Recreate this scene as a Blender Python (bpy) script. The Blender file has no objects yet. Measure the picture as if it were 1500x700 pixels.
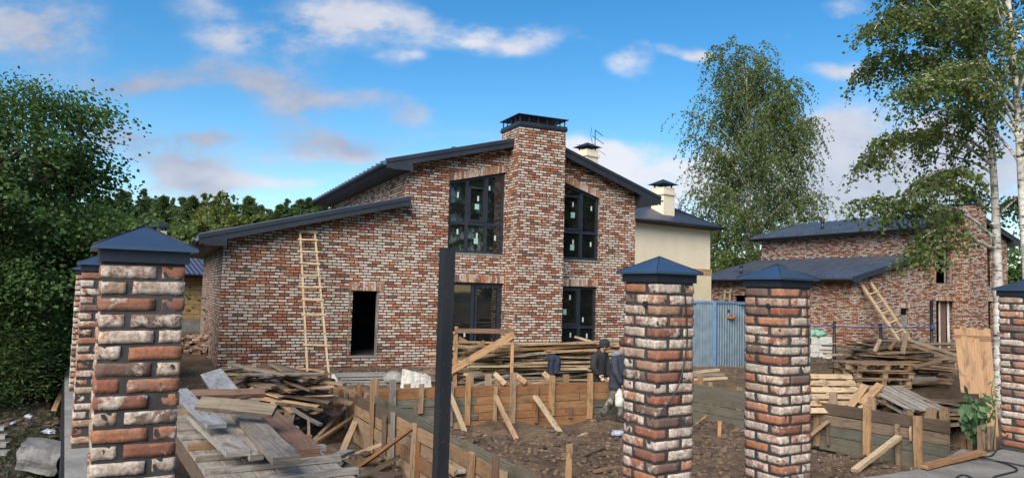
import bpy, bmesh, math, random
import numpy as np
from mathutils import Vector, Matrix, noise as mnoise

random.seed(7)
rng = np.random.default_rng(11)
S = bpy.context.scene
COL = S.collection
R = math.radians
V = Vector

# ------------------------------------------------------------------ camera
FPX = 1085.0
EYE = 1.55
PITCH = math.atan(77 / FPX)
ROLL = math.atan(0.026)
F_ = V((0, math.cos(PITCH), math.sin(PITCH)))
R0 = V((1, 0, 0))
U0 = V((0, -math.sin(PITCH), math.cos(PITCH)))
RT = R0 * math.cos(ROLL) + U0 * math.sin(ROLL)
UP = -R0 * math.sin(ROLL) + U0 * math.cos(ROLL)
EYEP = V((0, 0, EYE))
cam_d = bpy.data.cameras.new('camera')
cam = bpy.data.objects.new('camera', cam_d)
COL.objects.link(cam)
m = Matrix((RT, UP, -F_)).transposed().to_4x4()
m.translation = EYEP
cam.matrix_world = m
cam_d.sensor_width = 36
cam_d.lens = FPX / 1500 * 36
cam_d.clip_start = 0.05
cam_d.clip_end = 3000
S.camera = cam


def ray(x, y):
    return F_ + RT * ((x - 750) / FPX) + UP * ((350 - y) / FPX)


def pz(x, y, z):          # ground point under a sight line, at height z
    d = ray(x, y)
    return EYEP + d * ((z - EYE) / d.z)


def pdep(x, y, Y):        # point on a sight line at distance Y
    d = ray(x, y)
    return EYEP + d * (Y / d.y)


def pplane(x, y, P, n):
    d = ray(x, y)
    return EYEP + d * ((V(P) - EYEP).dot(n) / d.dot(n))


# ------------------------------------------------------------------ object helpers
def tag(o, label=None, cat=None, group=None, kind=None):
    if label: o['label'] = label
    if cat: o['category'] = cat
    if group: o['group'] = group
    if kind: o['kind'] = kind
    return o


def empty(name, loc, rz=0.0, label=None, cat=None, group=None):
    o = bpy.data.objects.new(name, None)
    COL.objects.link(o)
    o.location = loc
    o.rotation_euler = (0, 0, rz)
    o.empty_display_size = 0.1
    return tag(o, label, cat, group)


def copy_tree(o, parent=None):
    c = o.copy()
    COL.objects.link(c)
    c.parent = parent
    for ch in list(o.children):
        copy_tree(ch, c)
    return c


class MB:
    """collects shapes into one mesh with uv in metres"""
    def __init__(s):
        s.v = []; s.f = []; s.uv = []; s.sm = []

    def face(s, idx, uvs=None, smooth=False):
        s.f.append(tuple(idx)); s.uv.append(uvs); s.sm.append(smooth)

    def add(s, verts, faces, uvs=None, smooth=False):
        n = len(s.v)
        s.v.extend(V(q) for q in verts)
        for i, f in enumerate(faces):
            s.face([n + k for k in f], uvs[i] if uvs else None, smooth)

    def quad(s, a, b, c, d, uvs=None):
        s.add([a, b, c, d], [(0, 1, 2, 3)], [uvs] if uvs else None)

    def box(s, x0, y0, z0, x1, y1, z1):
        vs = [(x0, y0, z0), (x1, y0, z0), (x1, y1, z0), (x0, y1, z0), (x0, y0, z1), (x1, y0, z1), (x1, y1, z1), (x0, y1, z1)]
        s.add(vs, [(0, 3, 2, 1), (4, 5, 6, 7), (0, 1, 5, 4), (1, 2, 6, 5), (2, 3, 7, 6), (3, 0, 4, 7)])

    def plank(s, p0, p1, w, t, up=(0, 0, 1), seg=4, jit=0.002, bow=0.0):
        p0 = V(p0); p1 = V(p1); d = p1 - p0; L = d.length; d.normalize()
        up = V(up)
        side = d.cross(up)
        if side.length < 1e-3: side = d.cross(V((1, 0, 0)))
        side.normalize(); up = side.cross(d).normalized()
        n = len(s.v); u0 = random.random() * 20; v0 = random.random() * 20
        for i in range(seg + 1):
            k = i / seg
            c = p0 + d * (L * k) + up * (bow * 4 * k * (1 - k))
            for a, b_ in ((-1, -1), (1, -1), (1, 1), (-1, 1)):
                j = lambda: random.uniform(-jit, jit)
                s.v.append(c + side * (a * w / 2 + j()) + up * (b_ * t / 2 + j()) + d * (j() * 3 if i in (0, seg) else 0))
        per = [0, w, w + t, 2 * w + t, 2 * w + 2 * t]
        for i in range(seg):
            for k in range(4):
                a = n + i * 4 + k; b_ = n + i * 4 + (k + 1) % 4
                ua, ub = u0 + L * i / seg, u0 + L * (i + 1) / seg
                va, vb = v0 + per[k], v0 + per[k + 1]
                s.face((a, b_, b_ + 4, a + 4), [(ua, va), (ua, vb), (ub, vb), (ub, va)])
        s.face((n + 3, n + 2, n + 1, n), [(u0, v0), (u0 + .02, v0), (u0 + .02, v0 + w), (u0, v0 + w)])
        e = n + seg * 4
        s.face((e, e + 1, e + 2, e + 3), [(u0, v0), (u0 + .02, v0), (u0 + .02, v0 + w), (u0, v0 + w)])

    def tube(s, pts, rad, n=8, cap=True, smooth=True):
        pts = [V(p) for p in pts]
        if not hasattr(rad, '__len__'): rad = [rad] * len(pts)
        base = len(s.v); prev = None; L = 0
        us = []
        for i, p in enumerate(pts):
            if i: L += (p - pts[i - 1]).length
            us.append(L)
            t = (pts[min(i + 1, len(pts) - 1)] - pts[max(i - 1, 0)])
            t = t.normalized() if t.length > 1e-9 else V((0, 0, 1))
            if prev is None:
                a = t.cross(V((0, 0, 1)) if abs(t.z) < .9 else V((1, 0, 0))).normalized()
            else:
                a = (prev - t * prev.dot(t)).normalized()
            prev = a; b_ = t.cross(a)
            for k in range(n):
                an = 2 * math.pi * k / n
                s.v.append(p + (a * math.cos(an) + b_ * math.sin(an)) * rad[i])
        for i in range(len(pts) - 1):
            for k in range(n):
                q = base + i * n; k2 = (k + 1) % n
                s.face((q + k, q + k2, q + n + k2, q + n + k), [(us[i], k / n), (us[i], (k + 1) / n), (us[i + 1], (k + 1) / n), (us[i + 1], k / n)], smooth)
        if cap:
            s.face([base + k for k in range(n)][::-1]); q = base + (len(pts) - 1) * n
            s.face([q + k for k in range(n)])

    def prism(s, poly, y0, y1):
        """poly in the x-z plane, extruded along y"""
        n = len(poly)
        vs = [(x, y0, z) for x, z in poly] + [(x, y1, z) for x, z in poly]
        fs = [tuple(range(n)), tuple(range(2 * n - 1, n - 1, -1))]
        for i in range(n):
            j = (i + 1) % n
            fs.append((i, i + n, j + n, j))
        s.add(vs, fs)

    def build(s, name, mat, parent=None, recalc=True):
        me = bpy.data.meshes.new(name)
        me.from_pydata([tuple(q) for q in s.v], [], s.f)
        uvl = me.uv_layers.new(name='UVMap')
        co = s.v
        arr = np.empty(len(me.loops) * 2, dtype=np.float32); k = 0
        for fi, f in enumerate(s.f):
            u = s.uv[fi]
            if u is None:
                a, b_, c = co[f[0]], co[f[1]], co[f[2]]
                nrm = (b_ - a).cross(c - a)
                if nrm.length > 0: nrm.normalize()
                if abs(nrm.z) > .75:
                    u = [(co[i].x, co[i].y) for i in f]
                else:
                    t = V((-nrm.y, nrm.x, 0)).normalized()
                    if (t.x if abs(t.x) > abs(t.y) else t.y) < 0: t = -t
                    u = [(co[i].dot(t), co[i].z) for i in f]
            for q in u:
                arr[k] = q[0]; arr[k + 1] = q[1]; k += 2
        uvl.data.foreach_set('uv', arr)
        me.polygons.foreach_set('use_smooth', np.array(s.sm, dtype=bool))
        if mat: me.materials.append(mat)
        if recalc:
            bm = bmesh.new(); bm.from_mesh(me)
            bmesh.ops.recalc_face_normals(bm, faces=bm.faces)
            bm.to_mesh(me); bm.free()
        o = bpy.data.objects.new(name, me)
        COL.objects.link(o)
        if parent: o.parent = parent
        return o


def np_mesh(name, verts, faces, mat, parent=None, smooth=False):
    """fast mesh from arrays, faces (N,4) or (N,3)"""
    me = bpy.data.meshes.new(name)
    nv = len(verts); nf, k = faces.shape
    me.vertices.add(nv); me.vertices.foreach_set('co', np.ascontiguousarray(verts, dtype=np.float32).ravel())
    me.loops.add(nf * k); me.loops.foreach_set('vertex_index', np.ascontiguousarray(faces, dtype=np.int32).ravel())
    me.polygons.add(nf)
    me.polygons.foreach_set('loop_start', np.arange(0, nf * k, k, dtype=np.int32))
    me.polygons.foreach_set('loop_total', np.full(nf, k, dtype=np.int32))
    me.polygons.foreach_set('use_smooth', np.full(nf, smooth, dtype=bool))
    me.update(); me.validate()
    if mat: me.materials.append(mat)
    o = bpy.data.objects.new(name, me); COL.objects.link(o)
    if parent: o.parent = parent
    return o


# ------------------------------------------------------------------ materials
class NT:
    def __init__(s, name):
        s.m = bpy.data.materials.new(name); s.m.use_nodes = True
        s.t = s.m.node_tree; s.n = s.t.nodes; s.l = s.t.links
        s.b = s.n['Principled BSDF']; s.out = s.n['Material Output']

    def node(s, typ, **kw):
        n = s.n.new(typ)
        for k, v in kw.items():
            if k.startswith('i_'):
                n.inputs[k[2:].replace('_', ' ')].default_value = v
            else:
                setattr(n, k, v)
        return n

    def link(s, a, b): s.l.new(a, b)

    def math(s, op, a, b=None, c=None):
        n = s.n.new('ShaderNodeMath'); n.operation = op
        for i, q in enumerate((a, b, c)):
            if q is None: continue
            if isinstance(q, (int, float)): n.inputs[i].default_value = q
            else: s.l.new(q, n.inputs[i])
        return n.outputs[0]

    def noise(s, vec, scale, detail=4, rough=.55, dist=0):
        n = s.n.new('ShaderNodeTexNoise'); n.inputs['Scale'].default_value = scale
        n.inputs['Detail'].default_value = detail; n.inputs['Roughness'].default_value = rough
        n.inputs['Distortion'].default_value = dist
        if vec is not None: s.l.new(vec, n.inputs['Vector'])
        return n.outputs['Fac']

    def ramp(s, fac, stops, interp='LINEAR'):
        n = s.n.new('ShaderNodeValToRGB'); cr = n.color_ramp; cr.interpolation = interp
        while len(cr.elements) < len(stops): cr.elements.new(.5)
        for e, (p, c) in zip(cr.elements, stops):
            e.position = p
            e.color = (c[0], c[1], c[2], 1) if hasattr(c, '__len__') else (c, c, c, 1)
        s.l.new(fac, n.inputs[0])
        return n.outputs[0]

    def mix(s, fac, a, b, mode='MIX'):
        n = s.n.new('ShaderNodeMix'); n.data_type = 'RGBA'; n.blend_type = mode
        for sock, q in ((n.inputs[0], fac), (n.inputs[6], a), (n.inputs[7], b)):
            if isinstance(q, (int, float)): sock.default_value = q
            elif isinstance(q, (tuple, list)): sock.default_value = (q[0], q[1], q[2], 1)
            else: s.l.new(q, sock)
        return n.outputs[2]

    def mapping(s, vec, scale):
        n = s.n.new('ShaderNodeMapping'); n.inputs['Scale'].default_value = scale
        s.l.new(vec, n.inputs['Vector']); return n.outputs[0]

    def bump(s, h, dist, strength=1.0):
        n = s.n.new('ShaderNodeBump'); n.inputs['Distance'].default_value = dist; n.inputs['Strength'].default_value = strength
        s.l.new(h, n.inputs['Height']); s.l.new(n.outputs[0], s.b.inputs['Normal'])

    def col(s, c):
        if isinstance(c, (tuple, list)): s.b.inputs['Base Color'].default_value = (c[0], c[1], c[2], 1)
        else: s.l.new(c, s.b.inputs['Base Color'])

    def rough(s, r):
        if isinstance(r, (int, float)): s.b.inputs['Roughness'].default_value = r
        else: s.l.new(r, s.b.inputs['Roughness'])


def simple(name, c, rough=.6, metal=0, var=.25, scale=6, spec=.5, bump=0):
    t = NT(name)
    g = t.node('ShaderNodeTexCoord').outputs['Object']
    n = t.noise(g, scale, 5, .6)
    c0 = tuple(q * (1 - var) for q in c); c1 = tuple(q * (1 + var) for q in c)
    t.col(t.ramp(n, [(.3, c0), (.7, c1)]))
    t.rough(t.math('ADD', t.math('MULTIPLY', n, .2), rough - .1))
    t.b.inputs['Metallic'].default_value = metal
    t.b.inputs['Specular IOR Level'].default_value = spec
    if bump: t.bump(t.noise(g, scale * 6, 5, .65), bump)
    return t.m


BRICK_RAMP = [(0.0, (.26, .092, .054)), (.16, (.345, .140, .075)), (.30, (.19, .075, .050)), (.42, (.40, .19, .110)), (.54, (.36, .26, .19)),
              (.66, (.30, .125, .072)), (.76, (.125, .082, .068)), (.84, (.42, .355, .295)), (.93, (.33, .20, .13))]


def brick_lime(t, base, rnd, vec, sc, amount):
    """lime wash left on reclaimed bricks"""
    n1 = t.noise(vec, sc, 6, .65, .4)
    thr = t.math('SUBTRACT', amount, t.math('MULTIPLY', rnd, .34))
    f = t.math('SUBTRACT', n1, thr)
    f = t.math('MULTIPLY', f, 14.0)
    f = t.math('MINIMUM', t.math('MAXIMUM', f, 0), .92)
    n2 = t.noise(vec, sc * 2.3, 5, .6)
    lime = t.ramp(n2, [(.3, (.34, .27, .22)), (.55, (.54, .47, .405)), (.8, (.66, .60, .54))])
    c = t.mix(f, base, lime)
    return c, n2


def mat_house_brick(name, lime=.56, dim=1.0):
    t = NT(name)
    uv = t.node('ShaderNodeUVMap').outputs[0]
    sep = t.node('ShaderNodeSeparateXYZ'); t.link(uv, sep.inputs[0])
    # slightly wavy courses
    wob = t.math('MULTIPLY', t.math('SUBTRACT', t.noise(uv, 2.2, 2), .5), .018)
    vv = t.math('ADD', sep.outputs[1], wob)
    h, w = .076, .238
    rowf = t.math('DIVIDE', t.math('ADD', vv, 20.0), h)
    row = t.math('FLOOR', rowf); fy = t.math('FRACT', rowf)
    wn = t.node('ShaderNodeTexWhiteNoise', noise_dimensions='1D'); t.link(row, wn.inputs['W'])
    off = t.math('ADD', t.math('MULTIPLY', t.math('FRACT', t.math('MULTIPLY', row, .5)), w), t.math('MULTIPLY', wn.outputs['Value'], .05))
    colf = t.math('DIVIDE', t.math('ADD', t.math('ADD', sep.outputs[0], off), 40.0), w)
    colm = t.math('FLOOR', colf); fx = t.math('FRACT', colf)
    cmb = t.node('ShaderNodeCombineXYZ'); t.link(colm, cmb.inputs[0]); t.link(row, cmb.inputs[1])
    wn2 = t.node('ShaderNodeTexWhiteNoise', noise_dimensions='3D'); t.link(cmb.outputs[0], wn2.inputs['Vector'])
    rnd = wn2.outputs['Value']
    sepc = t.node('ShaderNodeSeparateColor'); t.link(wn2.outputs['Color'], sepc.inputs[0])
    rnd2 = sepc.outputs[1]
    edge = t.noise(uv, 38, 3)
    wobj = t.math('MULTIPLY', t.math('SUBTRACT', edge, .5), .12)
    dx = t.math('MULTIPLY', t.math('MINIMUM', fx, t.math('SUBTRACT', 1, fx)), w)
    dy = t.math('MULTIPLY', t.math('MINIMUM', fy, t.math('SUBTRACT', 1, fy)), h)
    d = t.math('ADD', t.math('MINIMUM', dx, dy), t.math('MULTIPLY', wobj, .05))
    mask = t.math('MINIMUM', t.math('MAXIMUM', t.math('DIVIDE', t.math('SUBTRACT', d, .0092), .004), 0), 1)
    base = t.ramp(rnd, BRICK_RAMP, 'CONSTANT')
    big = t.noise(uv, .45, 3)
    r3 = t.math('ADD', t.math('MULTIPLY', rnd2, 1.9), t.math('ADD', t.math('MULTIPLY', t.math('SUBTRACT', big, .5), .35), -.42))
    addv = t.node('ShaderNodeVectorMath', operation='ADD'); t.link(uv, addv.inputs[0]); t.link(wn2.outputs['Color'], addv.inputs[1])
    c, n2 = brick_lime(t, base, r3, addv.outputs[0], 9, lime)
    # weather
    c = t.mix(t.math('MULTIPLY', t.noise(uv, 5, 4), .18), c, (.09, .055, .04))
    mort = t.ramp(t.noise(uv, 14, 3), [(.3, (.012, .010, .009)), (.75, (.035, .029, .026))])
    fin = t.mix(mask, mort, c)
    t.col(fin)
    t.rough(.88)
    t.b.inputs['Specular IOR Level'].default_value = .25
    hgt = t.math('ADD', mask, t.math('MULTIPLY', n2, .35))
    t.bump(hgt, .012, .8)
    return t.m


def mat_pillar_brick():
    t = NT('reclaimed_brick')
    g = t.node('ShaderNodeNewGeometry').outputs['Random Per Island']
    oi = t.node('ShaderNodeObjectInfo').outputs['Random']
    rnd = t.math('FRACT', t.math('ADD', g, oi))
    wn = t.node('ShaderNodeTexWhiteNoise', noise_dimensions='1D'); t.link(t.math('MULTIPLY', rnd, 913.0), wn.inputs['W'])
    obj = t.node('ShaderNodeTexCoord').outputs['Object']
    addv = t.node('ShaderNodeVectorMath', operation='ADD'); t.link(obj, addv.inputs[0]); t.link(wn.outputs['Color'], addv.inputs[1])
    base = t.ramp(rnd, BRICK_RAMP, 'CONSTANT')
    base = t.mix(t.ramp(t.noise(addv.outputs[0], 13, 5, .7), [(.45, 0), (.70, .65)]), base, (.16, .075, .05), 'MIX')
    c, n2 = brick_lime(t, base, wn.outputs['Value'], addv.outputs[0], 10.5, .66)
    c = t.mix(t.ramp(t.noise(addv.outputs[0], 26, 5, .7, .5), [(.52, 0), (.62, .75)]), c, base)
    c = t.mix(t.ramp(t.noise(addv.outputs[0], 7, 4, .6), [(.45, 0), (.75, .45)]), c, (.21, .165, .125))
    soot = t.ramp(t.noise(addv.outputs[0], 14, 4, .6, .6), [(.66, 0), (.74, .7)])
    c = t.mix(soot, c, (.06, .048, .042))
    c = t.mix(t.ramp(t.noise(addv.outputs[0], 60, 3), [(.35, .45), (.6, 0)]), c, (.09, .06, .05))
    t.col(c); t.rough(.9); t.b.inputs['Specular IOR Level'].default_value = .2
    t.bump(t.math('ADD', t.noise(obj, 55, 6, .7), t.math('MULTIPLY', t.noise(obj, 16, 3), .8)), .006, 1)
    return t.m


def mat_wood(name, stops, rough=.8, dark=.5):
    t = NT(name)
    uv = t.node('ShaderNodeUVMap').outputs[0]
    g = t.node('ShaderNodeNewGeometry').outputs['Random Per Island']
    oi = t.node('ShaderNodeObjectInfo').outputs['Random']
    rnd = t.math('FRACT', t.math('ADD', g, t.math('MULTIPLY', oi, 7.31)))
    base = t.ramp(rnd, stops)
    grain = t.noise(t.mapping(uv, (2.2, 60, 1)), 1.0, 5, .65, .4)
    patch = t.noise(t.mapping(uv, (2.0, 7, 1)), 1.0, 4, .6, .5)
    c = t.mix(t.ramp(grain, [(.35, dark), (.62, 0)]), base, tuple(q * .35 for q in stops[0][1]))
    c = t.mix(t.ramp(patch, [(.50, 0), (.75, .55)]), c, (.12, .085, .06))
    dirt = t.noise(t.mapping(uv, (4, 8, 1)), 1.0, 6, .72, .8)
    c = t.mix(t.ramp(dirt, [(.52, 0), (.64, .65)]), c, (.07, .055, .042))
    vor = t.node('ShaderNodeTexVoronoi', i_Scale=1.0); t.link(t.mapping(uv, (2.6, 9, 1)), vor.inputs['Vector'])
    c = t.mix(t.ramp(vor.outputs['Distance'], [(.06, .8), (.13, 0)]), c, (.07, .035, .018))
    t.col(c); t.rough(rough); t.b.inputs['Specular IOR Level'].default_value = .3
    t.bump(t.math('ADD', grain, dirt), .004, .7)
    return t.m


def mat_leaf(name, stops, trans=.35, rough=.5):
    t = NT(name)
    g = t.node('ShaderNodeNewGeometry').outputs['Random Per Island']
    obj = t.node('ShaderNodeTexCoord').outputs['Object']
    n = t.noise(obj, .9, 3)
    f = t.math('ADD', t.math('MULTIPLY', g, .55), t.math('MULTIPLY', n, .45))
    c = t.ramp(f, stops)
    t.col(c); t.rough(rough); t.b.inputs['Specular IOR Level'].default_value = .3
    tr = t.node('ShaderNodeBsdfTranslucent')
    t.link(t.mix(.5, c, (.14, .20, .02)), tr.inputs[0])
    mx = t.node('ShaderNodeMixShader', i_Fac=trans)
    t.link(t.b.outputs[0], mx.inputs[1]); t.link(tr.outputs[0], mx.inputs[2]); t.link(mx.outputs[0], t.out.inputs[0])
    return t.m


def mat_birch():
    t = NT('birch_bark')
    uv = t.node('ShaderNodeUVMap').outputs[0]
    obj = t.node('ShaderNodeTexCoord').outputs['Object']
    n = t.noise(t.mapping(obj, (5, 5, 22)), 1.0, 4, .6)
    p = t.noise(t.mapping(obj, (2, 2, 2.6)), 1.0, 4, .6)
    c = t.ramp(n, [(.36, (.03, .026, .023)), (.43, (.40, .37, .33)), (.6, (.60, .57, .52))])
    c = t.mix(t.ramp(p, [(.52, 0), (.64, .8)]), c, (.08, .07, .06))
    t.col(c); t.rough(.8); t.bump(n, .01, .6)
    return t.m


def mat_ground():
    t = NT('mud_ground')
    pos = t.node('ShaderNodeNewGeometry').outputs['Position']
    a = t.noise(pos, .7, 6, .6); b_ = t.noise(pos, 5, 6, .65, .5); c_ = t.noise(pos, 24, 5, .7)
    mud = t.ramp(t.math('ADD', t.math('MULTIPLY', a, .5), t.math('MULTIPLY', b_, .5)),
                 [(.34, (.055, .036, .023)), (.46, (.115, .078, .048)), (.56, (.170, .118, .075)), (.7, (.235, .175, .120))])
    mud = t.mix(t.ramp(c_, [(.4, .55), (.58, 0)]), mud, (.055, .036, .024))
    wet = t.ramp(t.noise(pos, .9, 5, .6, .8), [(.52, 0), (.60, .75)])
    mud = t.mix(wet, mud, (.060, .040, .026))
    soil = t.ramp(b_, [(.4, (.018, .015, .011)), (.52, (.036, .033, .018)), (.64, (.030, .048, .014)), (.78, (.07, .06, .04))])
    at = t.node('ShaderNodeAttribute', attribute_name='zone')
    zf = t.math('MINIMUM', t.math('MAXIMUM', t.math('ADD', at.outputs['Fac'], t.math('MULTIPLY', t.math('SUBTRACT', b_, .5), .9)), 0), 1)
    t.col(t.mix(zf, mud, soil))
    t.rough(t.mix(wet, (.92, .92, .92), (.42, .42, .42))); t.b.inputs['Specular IOR Level'].default_value = .25
    t.bump(t.math('ADD', b_, t.math('MULTIPLY', c_, .5)), .07, 1)
    return t.m


def mat_concrete(name, c, wet=0):
    t = NT(name)
    g = t.node('ShaderNodeTexCoord').outputs['Object']
    a = t.noise(g, 1.6, 6, .62); b_ = t.noise(g, 16, 6, .7)
    col = t.ramp(a, [(.32, tuple(q * .55 for q in c)), (.55, c), (.75, tuple(min(1, q * 1.35) for q in c))])
    col = t.mix(t.ramp(b_, [(.38, .5), (.58, 0)]), col, tuple(q * .5 for q in c))
    t.col(col); t.rough(.9 - wet); t.bump(b_, .012, .8)
    return t.m


def mat_metal_roof(name, c, rough=.38, metal=.25):
    t = NT(name)
    g = t.node('ShaderNodeTexCoord').outputs['Object']
    n = t.noise(g, 1.2, 5, .6); n2 = t.noise(g, 25, 4, .7)
    col = t.mix(t.ramp(n2, [(.55, 0), (.75, .25)]), t.ramp(n, [(.3, tuple(q * .8 for q in c)), (.7, tuple(q * 1.25 for q in c))]), (.12, .11, .10))
    t.col(col); t.rough(t.math('ADD', rough - .12, t.math('MULTIPLY', n, .25)))
    t.b.inputs['Metallic'].default_value = metal
    return t.m


def mat_glass():
    t = NT('window_glass')
    g = t.node('ShaderNodeTexCoord').outputs['Object']
    n = t.noise(g, 3, 3)
    t.col(t.ramp(n, [(.3, (.004, .005, .005)), (.7, (.010, .012, .012))]))
    t.rough(.025); t.b.inputs['IOR'].default_value = 2.0
    t.bump(t.noise(g, .9, 1), .004, .35)
    return t.m


def mat_tile(name, c):
    t = NT(name)
    uv = t.node('ShaderNodeUVMap').outputs[0]
    sep = t.node('ShaderNodeSeparateXYZ'); t.link(uv, sep.inputs[0])
    s1 = t.math('SINE', t.math('MULTIPLY', sep.outputs[0], 2 * math.pi / .22))
    s2 = t.math('FRACT', t.math('DIVIDE', sep.outputs[1], .33))
    t.col(t.mix(t.ramp(s2, [(.0, .55), (.14, 0)]), c, tuple(q * .4 for q in c)))
    t.rough(.35); t.b.inputs['Metallic'].default_value = .1
    t.bump(t.math('ADD', s1, t.math('MULTIPLY', s2, -1.5)), .03, 1)
    return t.m


def mat_camo():
    t = NT('camouflage_cloth')
    g = t.node('ShaderNodeTexCoord').outputs['Object']
    n = t.noise(g, 9, 2, .5)
    t.col(t.ramp(n, [(.0, (.02, .02, .018)), (.42, (.10, .095, .075)), (.5, (.045, .05, .035)), (.58, (.22, .205, .17))], 'CONSTANT'))
    t.rough(.9)
    return t.m


MB_BRICK = mat_pillar_brick()
M_HOUSE = mat_house_brick('old_brick_wall', .665)
M_HOUSE_FAR = mat_house_brick('old_brick_wall_darker', .76)
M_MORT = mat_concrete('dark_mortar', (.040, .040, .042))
M_CAP = mat_metal_roof('blue_black_metal', (.055, .088, .15), .30, .55)
M_CAPD = mat_metal_roof('cap_skirt_metal', (.014, .018, .028), .42)
M_FASC = mat_metal_roof('graphite_trim', (.020, .025, .034), .45)
M_ROOF = mat_metal_roof('graphite_seam_roof', (.095, .115, .155), .34, .55)
M_SOFF = simple('dark_soffit', (.020, .021, .024), .6)
M_FRAME = simple('window_frame_graphite', (.016, .020, .030), .4, spec=.5)
M_GLASS = mat_glass()
M_STICK = simple('white_sticker', (.40, .47, .45), .6, var=.1)
M_STICKG = simple('green_sticker', (.24, .42, .37), .6, var=.3, scale=30)
M_CONC = mat_concrete('grey_concrete', (.23, .225, .21))
M_SLAB = mat_concrete('dusty_slab', (.20, .185, .165))
M_WHITEC = mat_concrete('white_aerated_concrete', (.58, .57, .53))
def mat_post():
    t = NT('black_painted_steel'); g = t.node('ShaderNodeTexCoord').outputs['Object']
    n = t.noise(g, 70, 4, .7); n2 = t.noise(t.mapping(g, (9, 9, 1.2)), 1.0, 4, .6)
    c = t.ramp(n2, [(.35, (.007, .008, .011)), (.7, (.018, .019, .023))])
    c = t.mix(t.ramp(n, [(.63, 0), (.70, .6)]), c, (.10, .105, .11)); t.col(c); t.rough(.45)
    return t.m


M_POST = mat_post()
FRESH = [(0, (.30, .165, .075)), (.3, (.42, .265, .135)), (.55, (.35, .20, .095)), (.8, (.47, .33, .195)), (1, (.27, .15, .075))]
USED = [(0, (.23, .13, .066)), (.3, (.34, .22, .125)), (.55, (.26, .175, .115)), (.8, (.40, .29, .19)), (1, (.17, .105, .065))]
GREY = [(0, (.165, .145, .125)), (.35, (.27, .245, .22)), (.6, (.20, .17, .145)), (.8, (.33, .30, .27)), (1, (.14, .11, .09))]
DARK = [(0, (.085, .060, .042)), (.4, (.15, .105, .072)), (.7, (.11, .075, .055)), (1, (.22, .16, .11))]
MOSS = [(0, (.085, .083, .062)), (.4, (.125, .118, .088)), (.7, (.10, .105, .082)), (1, (.16, .145, .11))]
ORNG = [(0, (.20, .088, .034)), (.3, (.31, .16, .068)), (.6, (.24, .112, .045)), (1, (.35, .20, .095))]
W_FRESH = mat_wood('fresh_sawn_wood', FRESH)
W_USED = mat_wood('used_formwork_wood', USED)
W_GREY = mat_wood('weathered_grey_wood', GREY, dark=.75)
W_DARK = mat_wood('dark_damp_wood', DARK, dark=.7)
W_MOSS = mat_wood('cement_stained_wood', MOSS)
W_ORNG = mat_wood('resinous_wood', ORNG)
W_PALE = mat_wood('pale_new_wood', [(0, (.42, .305, .18)), (.5, (.49, .37, .235)), (1, (.36, .26, .155))], dark=.45)
W_RED = mat_wood('reddish_wood', [(0, (.17, .095, .066)), (.5, (.22, .13, .092)), (1, (.15, .088, .06))], dark=.75)
W_PLYW = mat_wood('bare_board_sheet', [(0, (.40, .24, .13)), (.5, (.45, .28, .16)), (1, (.36, .21, .11))], dark=.4)
M_BIRCH = mat_birch()
M_BARK = simple('grey_brown_bark', (.075, .055, .042), .9, var=.4, scale=14, bump=.02)
M_PBARK = simple('pine_bark', (.14, .075, .045), .9, var=.4, scale=8, bump=.02)
L_BIRCH = mat_leaf('birch_leaf', [(.2, (.070, .110, .036)), (.5, (.120, .175, .054)), (.75, (.165, .22, .070)), (.95, (.21, .25, .085))], .5)
L_MAPLE = mat_leaf('maple_leaf', [(.2, (.028, .066, .020)), (.5, (.056, .115, .030)), (.75, (.090, .155, .040)), (.95, (.13, .19, .05))], .42)
L_CONI = mat_leaf('conifer_spray', [(.2, (.018, .042, .014)), (.5, (.040, .080, .022)), (.75, (.075, .120, .030)), (.95, (.12, .16, .04))], .3)
L_PINE = mat_leaf('pine_needle', [(.2, (.034, .062, .026)), (.5, (.062, .100, .038)), (.75, (.090, .130, .045)), (.95, (.13, .165, .055))], .3)
L_LIGHT = mat_leaf('light_leaf', [(.2, (.060, .085, .018)), (.5, (.105, .130, .024)), (.75, (.150, .160, .032)), (.95, (.21, .18, .04))])
L_YEL = mat_leaf('yellow_leaf', [(.2, (.42, .30, .03)), (.8, (.55, .42, .05))])
L_WEED = mat_leaf('broad_weed_leaf', [(.2, (.05, .11, .045)), (.6, (.11, .20, .09)), (.95, (.20, .30, .16))], .3)
L_GRASS = mat_leaf('grass_blade', [(.2, (.014, .024, .008)), (.6, (.028, .044, .013)), (.95, (.07, .062, .03))], .3)
M_GROUND = mat_ground()

# ------------------------------------------------------------------ layout frames
BF = V((math.sin(R(65)), math.cos(R(65)), 0))      # along the house facade
AF = V((-math.cos(R(65)), math.sin(R(65)), 0))     # away from the camera
C0 = pz(318, 537, -.48)
EF = V((math.sin(R(59.5)), math.cos(R(59.5)), 0))  # along the front fence
NF = V((-EF.y, EF.x, 0))                           # into the site
P1 = V((-1.83, 3.68, 0))
P2 = V((1.063, 5.32, 0))
P3 = V((2.172, 6.04, 0))
P4 = V((2.20, 6.04, 0)) + EF * 3.92
G_HOUSE = -.55
G_PIT = -1.0


def HW(t, d, h=0.0):
    return V((C0.x, C0.y, 0)) + BF * t + AF * d + V((0, 0, h))


def house_td(p):
    q = V((p[0] - C0.x, p[1] - C0.y, 0))
    return q.dot(BF), q.dot(AF)


# foundation corners (top edge of the formwork is z = -.25)
LW0 = V((-2.32, 12.76, 0)); LW1 = V((.41, 7.25, 0))
LDIR = (LW1 - LW0).normalized()
BW0 = V((-.81, 13.9, 0)); BDIR = BF.copy()
RW0 = pz(1201, 589, -.25); RW0.z = 0
RW1 = pz(1425, 622, -.25); RW1.z = 0
RDIR = (RW1 - RW0).normalized()

# ------------------------------------------------------------------ terrain
def sstep(x, a, b_):
    t = np.clip((x - a) / (b_ - a), 0, 1)
    return t * t * (3 - 2 * t)


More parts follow.
